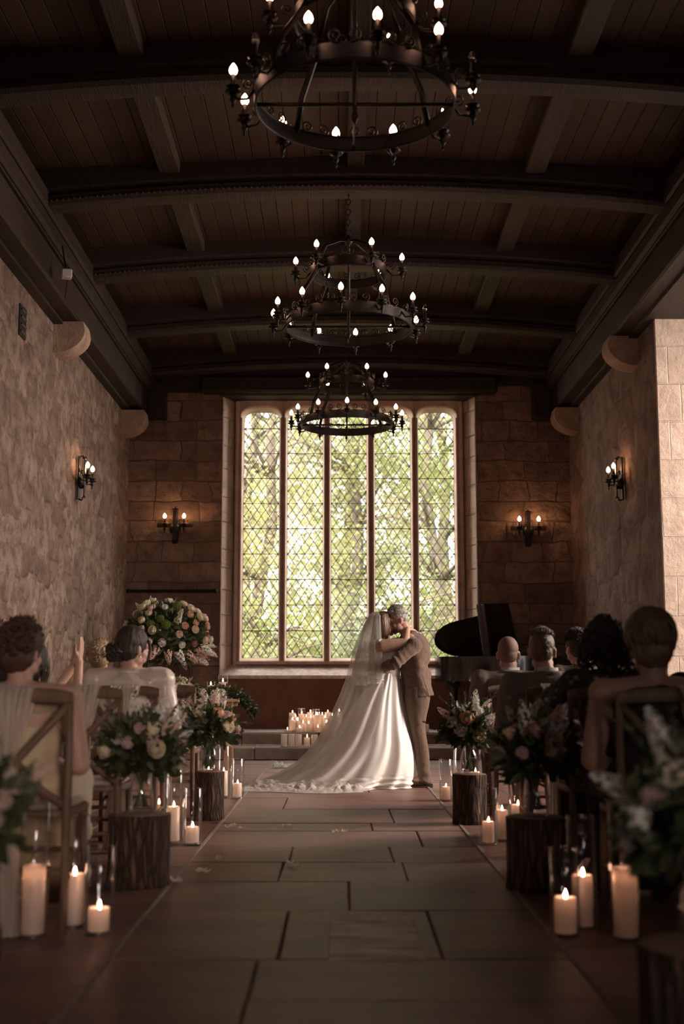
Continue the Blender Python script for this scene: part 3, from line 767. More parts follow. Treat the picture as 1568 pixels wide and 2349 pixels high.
def chandelier(label, x, y, z, off_l, off_u, unlit=()):
    t = thing('chandelier', label, 'chandelier', (x, y, z), 0, 'black iron candle chandeliers down the hall')
    b = MB(); band(b, .555, 0, .085); b.autos('lower_ring', M_IRON_L, t, 50)
    b = MB(); band(b, .335, .49, .075); b.autos('upper_ring', M_IRON, t, 50)
    for k in range(12): candle_arm(t, .56, math.radians(off_l + 30 * k), .02, k not in unlit)
    for k in range(6): candle_arm(t, .34, math.radians(off_u + 60 * k), .50, True, .14)
    for k in range(12):
        a = math.radians(off_l + 15 + 30 * k); s = MB(); dx, dy = sin(a), -cos(a); tx, ty = cos(a), sin(a)
        for q in (1, -1): s = MB(); s.tube(spiral((dx * .565 + tx * .05 * q, dy * .565 + ty * .05 * q, .125), (tx * q, ty * q, 0), (0, 0, 1), .04, 1.5, 18, -PI * .6, 1), .006, 5); s.build('scroll', M_IRON, t)
    for k in range(6):
        a = math.radians(off_u + 30 + 60 * k); s = MB(); dx, dy = sin(a), -cos(a); tx, ty = cos(a), sin(a)
        for q in (1, -1): s = MB(); s.tube(spiral((dx * .345 + tx * .045 * q, dy * .345 + ty * .045 * q, .605), (tx * q, ty * q, 0), (0, 0, 1), .038, 1.5, 18, -PI * .6, 1), .006, 5); s.build('scroll', M_IRON, t)
    for k in range(4):
        a = math.radians(38 + 90 * k); c, s_ = sin(a), -cos(a)
        m = MB(); m.tube([(c * .555, s_ * .555, .06), (c * .50, s_ * .50, .26), (c * .36, s_ * .36, .47), (c * .335, s_ * .335, .52)], .018, 6, 0, True, .3)
        m.tube([(c * .335, s_ * .335, .56), (c * .26, s_ * .26, .72), (c * .10, s_ * .10, .80), (0, 0, .82)], .016, 6, 0, True, .35)
        m.build('strap', M_IRON, t)
    m = MB(); m.lathe([(0, -.10), (.012, -.08), (.025, -.055), (.012, -.03), (.014, .0), (.014, .78), (.03, .79), (.045, .82), (.03, .85), (.01, .87), (0, .88)], (0, 0, 0), 12)
    for a in (0, PI / 2): m.bar((-.55 * cos(a), -.55 * sin(a), .02), (.55 * cos(a), .55 * sin(a), .02), .012, .02)
    m.build('central_stem', M_IRON, t)
    ch = MB(); zz = .87; top = 5.40 - z; k = 0
    while zz < top:
        P = [(.018 * cos(2 * PI * i / 12), 0, .03 * sin(2 * PI * i / 12)) for i in range(13)]
        P = [Matrix.Rotation(PI / 2 * (k % 2), 3, 'Z') @ Vector(p) + Vector((0, 0, zz + .028)) for p in P]
        ch.tube(P, .005, 5, 0, False); zz += .048; k += 1
    ch.build('chain', M_IRON, t)
    return t
chandelier('farthest black iron two tier chandelier in front of the window head', .10, 14.6, 4.05, 0, 30)
chandelier('middle black iron two tier chandelier hanging below the board ceiling', .09, 10.5, 4.07, -6, 24, (3,))
chandelier('nearest two tier chandelier, its lit bulbs at the very top of the view', .09, 6.4, 4.13, 9, 34, (2, 10))

# ================================================================ WALL SCONCES
def sconce(label, loc, rz):
    t = thing('wall_sconce', label, 'wall light', loc, rz, 'black iron wall sconces with candle bulbs')
    m = MB(); m.box((0, -.02, -.02), (.075, .02, .50), None, 0, .006)
    m.tube([(0, -.02, .22), (0, -.06, .235), (0, -.07, .20)], .012, 6); m.tube([(0, -.02, -.26), (0, -.06, -.275), (0, -.07, -.24)], .012, 6)
    m.autos('back_plate', M_IRON, t)
    m = MB(); m.box((0, -.07, -.02), (.50, .012, .055), None, 0, .004); m.ell((0, -.05, -.06), (.085, .05, .085)); m.autos('cross_bar', M_IRON, t)
    for q in (-1, 1):
        for s in (-1, 1): m = MB(); m.tube(spiral((q * .135 + s * .055, -.07, .04), (s, 0, 0), (0, 0, 1), .035, 1.4, 16, -PI * .5, 1), .006, 5); m.build('scroll', M_IRON, t)
        a = candle_arm(t, .05, math.radians(90), -.055, True, .09, M_BULBS, .12)
        a.rotation_euler = (0, 0, -PI / 2); a.location = (q * .135, -.005, -.055)
    m = MB(); m.box((0, -.088, -.02), (.062, .014, .44), None, 0, .004); m.cap((-.03, -.09, .205), .016, (.03, -.09, .205), .016, 8); m.cap((-.025, -.09, -.235), .014, (.025, -.09, -.235), .014, 8); m.autos('front_strap', M_IRON, t)
    return t
def sconce2(label, loc, rz): return sconce(label, loc, rz)
s_ = at(402, 1208, 17.0)
sconce('black iron sconce on the end wall left of the great window', (-2.30, YE - .01, 3.14), 0)
sconce('black iron sconce on the end wall right of the great window', (2.67, YE - .01, 3.10), 0)
sconce('black iron sconce on the left stone side wall', (XL + .01, 13.6, 3.26), PI / 2)
sconce('black iron sconce on the right stone side wall', (XR - .01, 13.75, 3.28), -PI / 2)
# ================================================================ CHAIRS AND DRAPES
M_CHAIR = simple('limewashed_oak_chair', (.19, .115, .075), (.12, .07, .045), 4, .55, .003, 14, .35, stretch=(8, 8, 1.2))
M_SEATPAD = simple('ivory_seat_pad', (.52, .42, .35), None, 1, .85, .004, 90, .2)
M_TULLE = sheer('ivory_chiffon', (.80, .70, .62), .48, .5, (70, 20, 2))
CHAIR = None
def make_chair():
    t = thing('cross_back_chair', 'chair', 'chair')
    bk = MB()
    R = []
    for i in range(13):                                    # curved top rail
        s = i / 12 * 2 - 1; x = .215 * s; yy = -.245 + .035 * s * s * -1 + .02; zz = .905 - .012 * s * s
        hh = .030 - .008 * abs(s) ** 6; th = .014
        R.append([Vector((x, yy + th * cos(a), zz + hh * sin(a))) for a in [2 * PI * k / 10 for k in range(10)]])
    bk.rings(R, True, True, True); bk.autos('top_rail', M_CHAIR, t, 60)
    for s in (-1, 1):
        u = MB(); u.tube([(s * .205, -.265, 0), (s * .198, -.235, .22), (s * .195, -.215, .45), (s * .198, -.225, .68), (s * .204, -.248, .90)], [.015, .017, .018, .016, .014], 10); u.build('rear_leg', M_CHAIR, t)
        l = MB(); l.tube([(s * .19, .20, 0), (s * .185, .185, .25), (s * .18, .175, .435)], [.014, .017, .019], 10); l.build('front_leg', M_CHAIR, t)
        d = MB(); d.tube([(-s * .195, -.248, .865), (-s * .10, -.262 - .006 * s, .76), (0, -.262 - .008 * s, .65), (s * .10, -.245, .54), (s * .19, -.220, .475)], .016, 8, 0, True, .45, up=(0, 1, 0)); d.build('cross_brace', M_CHAIR, t)
        st = MB(); st.tube([(s * .196, -.23, .20), (s * .187, .185, .20)], .010, 8); st.build('stretcher', M_CHAIR, t)
    for yy, zz in ((.185, .26), (-.235, .24)):
        st = MB(); st.tube([(-.19, yy, zz), (.19, yy, zz)], .010, 8); st.build('stretcher', M_CHAIR, t)
    s = MB()
    def seat(r0, z): return [Vector((.215 * r0 * (abs(cos(a)) ** .5) * (1 if cos(a) > 0 else -1) * (1 + .06 * sin(a)), .21 * r0 * (abs(sin(a)) ** .5) * (1 if sin(a) > 0 else -1), z)) for a in [2 * PI * k / 32 for k in range(32)]]
    s.rings([seat(.3, .43), seat(.97, .43), seat(1.0, .437), seat(1.0, .452), seat(.97, .46), seat(.3, .458)], True, True, True); s.autos('seat', M_CHAIR, t)
    p = MB(); p.rings([seat(.88, .46), seat(.92, .468), seat(.86, .482), seat(.3, .488)], True, False, True); p.autos('seat_pad', M_SEATPAD, t, 60)
    return t
def make_drape(seed, w=.085):
    r = random.Random(seed); t = thing('chair_drape', 'drape', 'drape')
    def sheet(mb, off, shift=0):
        rows = [(.93, .0, w), (.915, -.03, w * 1.0), (.86, -.036, w * .88), (.78, -.04, w * .62), (.71, -.045, w * .34), (.675, -.048, w * .22), (.63, -.05, w * .30), (.5, -.055, w * .48), (.35, -.06, w * .72), (.2, -.065, w * .80), (.06, -.07, w * .9), (.012, -.075, w * 1.0)]
        n = 40; R = []
        for z, y_, ww in rows:
            R.append([Vector((shift * (1 - z) + ww * (i / n * 2 - 1), -.262 + y_ + off + .011 * sin(i * 1.1 + seed) * (.4 + ww / w) + .006 * sin(i * 2.3 + z * 3), z)) for i in range(n + 1)])
        mb.rings(R, False)
    m = MB(); sheet(m, 0); sheet(m, -.012, .03 * r.uniform(-1, 1))
    # over the rail and down the front of it
    n = 40; mb = m
    mb.rings([[Vector((w * q * (i / n * 2 - 1), yy + .004 * sin(i * 1.3), z)) for i in range(n + 1)] for z, yy, q in ((.925, -.262, 1), (.943, -.245, 1), (.943, -.225, 1), (.92, -.208, .98), (.80, -.22, .7), (.70, -.235, .35))], False)
    m.build('sheer_panel', M_TULLE, t)
    k = MB(); k.tube([(.024 * cos(a) * 1.2, -.312 + .016 * sin(a), .675 + .004 * sin(3 * a)) for a in [2 * PI * i / 20 for i in range(21)]], .009, 7, 0, False); k.build('knot', M_TULLE, t)
    return t
chair = make_chair()
LXC, RXC = -1.25, 1.30
ROWS = {'front': 8.9, 'third': 7.1, 'second': 5.9, 'nearest': 4.8}
drapes = [make_drape(s) for s in (3,)]
n_ = 0
def setchair(x, D, label, drape_label=None, dx=.02, grp='cross back chairs in rows beside the aisle', rz=0.0, dseed=0):
    global n_
    loc = (x, D + .245, 0)
    if n_ == 0: o = chair; o.location = loc; o['label'] = label; o['group'] = grp; o.rotation_euler = (0, 0, rz)
    else: dup(chair, label, loc, rz, grp)
    n_ += 1
    if drape_label:
        d = dup(drapes[0], drape_label, (x + dx, D + .245, 0), rz, 'sheer drapes tied on the aisle chairs')
        d.scale = (1.0 if n_ % 2 else -1.0, 1, 1) if False else (1.0, 1, 1)
setchair(LXC, 4.8, 'cross back chair nearest the camera on the left, under the auburn haired woman', 'sheer ivory drape on the nearest left chair', -.02)
setchair(LXC, 5.9, 'empty cross back chair on the left aisle, second from the camera', 'sheer ivory drape on the empty second left chair', .02)
setchair(LXC, 7.1, 'cross back chair under the woman in the blush satin robe', 'sheer ivory drape on the chair of the blush robed woman', .02)
setchair(LXC, 8.9, 'empty cross back chair on the left aisle, farthest from the camera', 'sheer ivory drape on the farthest empty left chair', .0)
setchair(RXC, 4.8, 'cross back chair nearest the camera on the right, under the woman with straps', 'sheer drape on the nearest right chair', .12)
setchair(RXC, 5.8, 'dark cross back chair under the woman with curly dark hair', 'sheer drape low on the chair of the curly haired woman', .13)
setchair(RXC, 7.1, 'cross back chair under the man with short brown hair', 'sheer white drape on the chair of the short haired man', -.04)
setchair(RXC, 8.9, 'cross back chair under the bald man in the grey jacket', 'sheer white drape on the chair of the bald man', .02)
setchair(-1.80, 5.9, 'cross back chair by the left wall side, second row from the camera')
setchair(-1.80, 7.1, 'cross back chair under the dark haired clapping guest')
setchair(-1.80, 8.9, 'cross back chair under the fair haired guest by the left wall')
setchair(1.83, 8.9, 'cross back chair under the curly haired man beside the bald man')
setchair(1.83, 5.8, 'cross back chair at the right edge, beside the curly haired woman')
def rmtree(o):
    for c in kids(o): rmtree(c)
    bpy.data.objects.remove(o)
rmtree(drapes[0])

# ================================================================ LOGS, VASES, BOUQUETS
def barkmat():
    m, nt, out = newmat('rough_tree_bark')
    p = N(nt, 'ShaderNodeBsdfPrincipled', i_Roughness=.9); tc = N(nt, 'ShaderNodeTexCoord'); mp = N(nt, 'ShaderNodeMapping'); mp.inputs['Scale'].default_value = (34, 34, 5)
    nt.links.new(tc.outputs['Object'], mp.inputs[0])
    v = N(nt, 'ShaderNodeTexVoronoi', i_Scale=1.0); v.feature = 'DISTANCE_TO_EDGE'
    n0 = N(nt, 'ShaderNodeTexNoise', i_Scale=1.5, i_Detail=3.0); nt.links.new(mp.outputs[0], n0.inputs['Vector'])
    ad = N(nt, 'ShaderNodeVectorMath', operation='ADD'); nt.links.new(mp.outputs[0], ad.inputs[0]); nt.links.new(n0.outputs[1], ad.inputs[1]); nt.links.new(ad.outputs[0], v.inputs['Vector'])
    f = ramp(nt, v.outputs[0], [(.0, 0.0), (.35, 1.0)])
    nt.links.new(mix(nt, (.035, .018, .011), (.17, .098, .064), f), p.inputs['Base Color'])
    b = N(nt, 'ShaderNodeBump', i_Strength=1.0, i_Distance=.02); nt.links.new(f, b.inputs['Height']); nt.links.new(b.outputs[0], p.inputs['Normal'])
    nt.links.new(p.outputs[0], out.inputs[0]); return m
M_LOG = barkmat()
def ringmat():
    m, nt, out = newmat('sawn_log_top'); p = N(nt, 'ShaderNodeBsdfPrincipled', i_Roughness=.75)
    tc = N(nt, 'ShaderNodeTexCoord'); w = N(nt, 'ShaderNodeTexWave', i_Scale=14.0, i_Distortion=1.2); w.wave_type = 'RINGS'; w.rings_direction = 'Z'
    nt.links.new(tc.outputs['Object'], w.inputs['Vector']); nt.links.new(mix(nt, (.30, .18, .11), (.20, .115, .07), w.outputs[1]), p.inputs['Base Color']); nt.links.new(p.outputs[0], out.inputs[0]); return m
M_RING = ringmat()
def log(label, x, y, r, h, seed):
    t = thing('tree_stump', label, 'log stand', (x, y, 0), 0, 'bark covered logs standing along the aisle')
    rg = random.Random(seed); ph = [rg.uniform(0, 6.3) for _ in range(5)]
    def jit(i, j):
        a = 2 * PI * i / 96
        return 1 + .035 * sin(2 * a + ph[0]) + .025 * sin(5 * a + ph[1]) + .022 * noise.noise((cos(a) * 6 + seed, sin(a) * 6, j * .35)) + .03 * abs(noise.noise((cos(a) * 16, sin(a) * 16 + seed, j * .12)))
    m = MB(); m.lathe([(r * 1.03, 0), (r * 1.0, h * .1), (r * .985, h * .25), (r * .98, h * .4), (r * .985, h * .55), (r * .98, h * .7), (r * .99, h * .85), (r, h * .96), (r * .985, h)], (0, 0, 0), 96, 0, True, False, jit)
    m.build('bark', M_LOG, t)
    m = MB(); m.lathe([(r * .985, h - .004), (r * .96, h + .001), (r * .5, h + .002), (0.001, h + .002)], (0, 0, 0), 96, 0, False, False, jit); m.build('sawn_top', M_RING, t)
    return t
M_LEAF = simple('dark_bouquet_leaf', (.036, .046, .018), (.075, .085, .030), 9, .42, 0, 1, .5, trans=.15)
M_LEAF2 = simple('eucalyptus_leaf', (.13, .135, .08), (.07, .08, .045), 9, .55, 0, 1, .4, trans=.15)
M_STEM = simple('green_stem', (.07, .10, .035), (.10, .12, .05), 9, .5)
def pet(name, a, b): return simple(name, a, b, 30, .6, 0, 1, .25, trans=.3)
M_ROSE = {'cream': pet('cream_petal', (.85, .76, .60), (.78, .66, .48)), 'peach': pet('peach_petal', (.84, .60, .42), (.78, .50, .34)),
          'blush': pet('blush_petal', (.80, .58, .50), (.74, .50, .44)), 'dusky': pet('dusky_petal', (.58, .33, .26), (.48, .25, .19)),
          'white': pet('white_petal', (.86, .83, .76), (.80, .76, .68)), 'lime': pet('lime_floret', (.20, .23, .05), (.12, .16, .035))}
RM = {}
def rose_mesh(col, loose=0):
    key = ('rose', col, loose)
    if key in RM: return RM[key]
    mb = MB(); rg = random.Random(len(RM) + 3)
    for R0, th1, n, a0 in ((.32, 10, 3, 0), (.52, 24 + loose * 8, 4, .5), (.74, 44 + loose * 10, 5, .2), (.95, 66 + loose * 14, 5, .9), (1.06, 88 + loose * 8, 5, .4)):
        for k in range(n):
            a = a0 + 2 * PI * k / n + rg.uniform(-.12, .12); hw = PI / n * 1.35; rows = []
            for j in range(5):
                v = j / 4; row = []
                for i in range(5):
                    u = i / 4 * 2 - 1
                    th = math.radians(172 - (172 - th1) * v * (1 - .10 * abs(u) ** 3))
                    rr = R0 * (1 + .10 * v ** 4 * (1 if R0 > .4 else 0)) * (1 + .04 * u * (1 if k % 2 else -1))
                    ph = a + u * hw * (.55 + .45 * sin(PI * min(1, .25 + v * .8)))
                    row.append(Vector((rr * sin(th) * cos(ph), rr * sin(th) * sin(ph), -cos(th) * rr * -.95 + .15)) if False else Vector((rr * sin(th) * cos(ph), rr * sin(th) * sin(ph), rr * .92 * cos(th) + .12 + rg.uniform(-.012, .012))))
                rows.append(row)
            mb.rings(rows, False)
    for k in range(5):
        a = 2 * PI * k / 5; mb.add([(.2 * cos(a - .3), .2 * sin(a - .3), -.85), (.2 * cos(a + .3), .2 * sin(a + .3), -.85), (.9 * cos(a), .9 * sin(a), -.62)], [(0, 1, 2)])
    o = mb.build('rose', M_ROSE[col]); RM[key] = o.data; bpy.data.objects.remove(o); return RM[key]
def spike_mesh(col):
    key = ('spike', col)
    if key in RM: return RM[key]
    mb = MB(); rg = random.Random(11)
    for j in range(12):
        z = j / 11; w = .20 * (1 - z) ** .6 + .03
        for k in range(6 if j < 9 else 4):
            a = k * 2.4 + j * 1.1; c = Vector((w * cos(a), w * sin(a), z)); out = Vector((cos(a), sin(a), .5)).normalized(); s = .10 * (1 - .55 * z)
            x = out.cross(Vector((0, 0, 1))).normalized(); y = out.cross(x)
            for q in range(5):
                b = q * 2 * PI / 5 + rg.random(); d = x * cos(b) + y * sin(b); e = x * -sin(b) + y * cos(b)
                mb.add([c, c + d * s * .6 + e * s * .45 + out * s * rg.uniform(.2, .5), c + d * s + out * s * rg.uniform(.1, .4), c + d * s * .6 - e * s * .45 + out * s * rg.uniform(.2, .5)], [(0, 1, 2, 3)])
    o = mb.build('flower_spike', M_ROSE[col]); RM[key] = o.data; bpy.data.objects.remove(o); return RM[key]
def ball_mesh(col):
    key = ('ball', col)
    if key in RM: return RM[key]
    mb = MB(); rg = random.Random(5)
    for k in range(150):
        zz = 1 - 2 * (k + .5) / 150; a = k * 2.39996; rr = math.sqrt(1 - zz * zz); n = Vector((rr * cos(a), rr * sin(a), zz)); c = n * rg.uniform(.82, 1.0)
        x = n.cross(Vector((.3, .2, 1))).normalized(); y = n.cross(x)
        for q in range(4):
            b = q * PI / 2 + a; d = x * cos(b) + y * sin(b); e = n.cross(d)
            mb.add([c - n * .05, c + d * .09 + e * .07, c + d * .17 + n * .03, c + d * .09 - e * .07], [(0, 1, 2, 3)])
    o = mb.build('bloom_cluster', M_ROSE[col]); RM[key] = o.data; bpy.data.objects.remove(o); return RM[key]
def bloom(parent, mesh, name, p, n, s, rg):
    o = bpy.data.objects.new(name, mesh); C.objects.link(o); o.parent = parent; o.location = p
    q = Vector(n).to_track_quat('Z', 'Y').to_matrix().to_4x4() @ Matrix.Rotation(rg.uniform(0, 6), 4, 'Z')
    o.rotation_euler = q.to_euler(); o.scale = (s, s, s); return o
def leafadd(mb, p, d, L, w, rg, m=0):
    d = Vector(d).normalized(); s = d.cross(Vector((rg.uniform(-1, 1), rg.uniform(-1, 1), rg.uniform(-.3, 1)))).normalized(); n = s.cross(d)
    b = n * L * rg.uniform(-.12, .16)
    vs = [p, p + d * L * .3 + s * w * .9 + b * .6 + n * w * .15, p + d * L * .3 + b * .6, p + d * L * .3 - s * w * .9 + b * .6 + n * w * .15, p + d * L * .7 + s * w * .75 + b + n * w * .12, p + d * L * .7 + b, p + d * L * .7 - s * w * .75 + b + n * w * .12, p + d * L]
    mb.add(vs, [(0, 2, 1), (0, 3, 2), (1, 2, 5, 4), (2, 3, 6, 5), (4, 5, 7), (5, 6, 7)], m)
def fol(parent, c, rad, n, L, w, rg, mat, name='foliage', low=-1.0, shell=.35):
    mb = MB()
    for k in range(n):
        d = Vector((rg.gauss(0, 1), rg.gauss(0, 1), rg.gauss(0, 1))).normalized()
        if d.z < low: d.z = -d.z * .4
        q = rg.uniform(shell, .95); p = Vector(c) + Vector((d.x * rad[0], d.y * rad[1], d.z * rad[2])) * q
        dd = d + Vector((rg.uniform(-.7, .7), rg.uniform(-.7, .7), rg.uniform(-.5, .7)))
        leafadd(mb, p, dd, L * rg.uniform(.7, 1.3), w * rg.uniform(.7, 1.2), rg)
    return mb.build(name, mat, parent)
def vase(label, x, y, z):
    t = thing('glass_vase', label, 'vase', (x, y, z + .004), 0, 'clear glass vases of stems on the logs')
    m = MB(); m.lathe([(.0, .0), (.052, .0), (.058, .008), (.060, .03), (.058, .10), (.052, .135), (.040, .155), (.038, .165), (.046, .185), (.050, .19)], (0, 0, 0), 28); m.lathe([(.0, .012), (.050, .012), (.055, .03), (.054, .10), (.048, .132), (.037, .152), (.035, .165), (.043, .185), (.050, .19)], (0, 0, 0), 28)
    m.build('glass_body', M_GLASS, t)
    w = MB(); w.lathe([(.0, .105), (.052, .105), (.052, .102), (.0, .102)], (0, 0, 0), 24); w.build('water_surface', M_GLASS, t)
    return t
def bouquet(label, x, y, z, seed, sc=1.0, plan=None, grp='aisle bouquets standing on the logs'):
    rg = random.Random(seed); t = thing('bouquet', label, 'flowers', (x, y, z + .01), 0, grp); t.scale = (sc,) * 3
    st = MB()
    for k in range(22):
        a = rg.uniform(0, 2 * PI); q = rg.uniform(.2, 1)
        b = Vector((-.040 * q * cos(a), -.040 * q * sin(a), .016)); nck = Vector((.026 * q * cos(a + .6), .026 * q * sin(a + .6), .165)); e = Vector((.11 * q * cos(a), .11 * q * sin(a), .30))
        st.tube([b, nck, e], .0028, 5)
    st.build('stems', M_STEM, t)
    c = Vector((0, 0, .275))
    fol(t, c, (.185, .185, .15), 520, .075, .021, rg, M_LEAF, 'foliage', -.75)
    fol(t, c + Vector((0, 0, .02)), (.20, .20, .165), 170, .055, .016, rg, M_LEAF2, 'eucalyptus', -.6, .6)
    tw = MB()
    for k in range(12):                                    # wispy sprays reaching out
        a = rg.uniform(0, 2 * PI); el = rg.uniform(-.1, 1.3); d = Vector((cos(a) * cos(el), sin(a) * cos(el), sin(el))); L = rg.uniform(.22, .36)
        p0 = c; p1 = c + d * L * .7; p2 = c + d * L + Vector((0, 0, rg.uniform(-.03, .03))); tw.tube([p0, p1, p2], .0018, 4)
        for q in range(9): pp = p1.lerp(p2, q / 8) if q else p1; leafadd(tw, pp, d + Vector((rg.uniform(-1, 1), rg.uniform(-1, 1), rg.uniform(-1, 1))) * .9, .03, .008, rg)
    tw.build('spray', M_LEAF2, t)
    plan = plan or [('cream', 4), ('peach', 4), ('blush', 4)]
    k = 0; used = []
    for col, n in plan:
        for i in range(n):
            for tr in range(40):
                a = rg.uniform(0, 2 * PI); el = rg.uniform(-.25, 1.3); d = Vector((cos(a) * cos(el), sin(a) * cos(el), sin(el)))
                if all((d - u).length > .42 for u in used): break
            used.append(d)
            s = rg.uniform(.036, .050); bloom(t, rose_mesh(col, rg.choice([0, 1])), 'rose', c + Vector((d.x * .185, d.y * .185, d.z * .155)), d + Vector((0, 0, .2)), s, rg)
    for i in range(9):
        a = rg.uniform(0, 2 * PI); el = rg.uniform(.3, 1.4); d = Vector((cos(a) * cos(el), sin(a) * cos(el), sin(el)))
        bloom(t, spike_mesh('white' if i % 5 < 3 else 'blush'), 'flower_spike', c + Vector((d.x * .13, d.y * .13, d.z * .13)), d + Vector((0, 0, .1)), rg.uniform(.12, .165), rg)
    for i in range(6):
        a = rg.uniform(0, 2 * PI); el = rg.uniform(.0, 1.0); d = Vector((cos(a) * cos(el), sin(a) * cos(el), sin(el)))
        bloom(t, ball_mesh('blush' if i else 'white'), 'bloom_cluster', c + Vector((d.x * .18, d.y * .18, d.z * .15)), d, rg.uniform(.028, .042), rg)
    return t
SP = [(-.905, 8.67, .102, 'farther log on the left of the aisle', 'pink and cream', [('cream', 5), ('peach', 3), ('blush', 3)], 31),
      (-.945, 5.94, .143, 'large log midway along the left aisle', 'blush and green', [('blush', 5), ('cream', 4), ('peach', 2)], 57),
      (-1.005, 3.22, .145, 'log in the near left corner', 'white and pink', [('cream', 5), ('blush', 4)], 33),
      (.89, 8.42, .115, 'farther log on the right of the aisle', 'peach and white', [('white', 4), ('peach', 4), ('cream', 3)], 34),
      (.925, 5.81, .140, 'large dark log midway along the right aisle', 'orange and white', [('peach', 6), ('cream', 3)], 35),
      (.885, 3.02, .155, 'log in the near right corner', 'yellow cream and white', [('cream', 6), ('white', 4)], 36)]
for x, y, r, where, colr, plan, seed in SP:
    log('bark covered ' + where, x, y, r, .33, seed)
    vase('clear glass vase on the ' + where, x, y, .33)
    bouquet(colr + ' bouquet above the ' + where, x, y, .335, seed, 1.0, plan)

# ================================================================ CANDLES
def candle(label, x, y, z, r, h, lit=True, grp='lit pillar candles', big=1.0, sunk=0.0):
    t = thing('pillar_candle', label, 'candle', (x, y, z), 0, grp)
    m = MB(); m.lathe([(0, 0), (r * .96, 0), (r, .004), (r, h - .006), (r * .93, h), (r * .86, h - .003 - sunk * .3), (r * .76, h - .010 - sunk), (0, h - .012 - sunk)], (0, 0, 0), 28); m.build('wax', M_WAX, t)
    h -= sunk
    m = MB(); m.tube([(0, 0, h - .012), (.001, 0, h), (.003, 0, h + .008)], .0012, 5); m.build('wick', M_WICK, t)
    if lit:
        m = MB(); q = big; m.lathe([(0, 0), (.004 * q, .003 * q), (.0065 * q, .010 * q), (.0055 * q, .019 * q), (.003 * q, .028 * q), (0, .038 * q)], (.003, 0, h + .004), 10); m.build('flame', M_FLAME, t)
    return t
def hurricane(label, x, y, r, h, z=0.0):
    t = thing('glass_cylinder', label, 'candle glass', (x, y, z), 0, 'clear glass cylinders sheltering candles')
    n = 40
    m = MB(); m.lathe([(0, .0), (r, .0), (r, h), (r - .002, h + .002), (r - .004, h), (r - .004, .016)], (0, 0, 0), n); m.build('cylinder_wall', M_GLASS, t)
    b = MB(); b.lathe([(0, .001), (r - .005, .001), (r - .004, .014), (0, .016)], (0, 0, 0), n); b.build('base', M_GLASSB, t); b = MB(); b.tube([((r - .002) * cos(2 * PI * i / n), (r - .002) * sin(2 * PI * i / n), h) for i in range(n + 1)], .0028, 6, 0, False); b.build('rim', M_GLASSB, t)
    return t
CG = [(-.83, 10.17, .055, .32, .037, .11, 'short candle', 'beside the train of the dress'), (-.955, 10.28, .055, .42, .036, .20, 'medium candle', 'beside the train of the dress'), (-1.075, 10.22, .055, .60, .036, .22, 'tall candle', 'beside the train of the dress'),
      (-.863, 7.35, .056, .325, .040, .09, 'short candle', 'by the left aisle between the two logs'), (-.985, 7.42, .056, .43, .037, .20, 'medium candle', 'by the left aisle between the two logs'), (-1.10, 7.60, .056, .52, .040, .20, 'tall candle', 'by the left aisle between the two logs'),
      (-.915, 4.80, .056, .325, .041, .085, 'short candle', 'on the near left floor'), (-1.04, 4.93, .056, .43, .038, .19, 'medium candle', 'on the near left floor'), (-1.155, 4.755, .056, .50, .043, .25, 'tall candle', 'on the near left floor'),
      (.862, 9.95, .052, .33, .036, .10, 'short candle', 'near the shoes of the groom'), (.985, 10.02, .052, .42, .036, .17, 'medium candle', 'near the shoes of the groom'), (1.10, 9.95, .052, .50, .036, .22, 'tall candle', 'near the shoes of the groom'),
      (.885, 7.35, .056, .325, .036, .12, 'short candle', 'by the right aisle between the two logs'), (.985, 7.50, .056, .43, .038, .17, 'medium candle', 'by the right aisle between the two logs'), (1.10, 7.62, .056, .50, .040, .19, 'tall candle', 'by the right aisle between the two logs'),
      (.86, 4.76, .056, .325, .042, .13, 'short candle', 'on the near right floor'), (.955, 4.90, .056, .43, .040, .19, 'medium candle', 'on the near right floor'), (1.075, 4.70, .056, .50, .046, .25, 'tall candle', 'on the near right floor')]
for x, y, gr_, gh, cr, chh, nm, wh in CG:
    hurricane('glass cylinder around the %s %s' % (nm, wh), x, y, gr_, gh)
    candle('lit ivory pillar, the %s %s' % (nm, wh), x, y, .016, cr, chh, True, 'aisle candles inside glass cylinders', .95, .045 if (nm == 'tall candle' and y < 6) else .012)
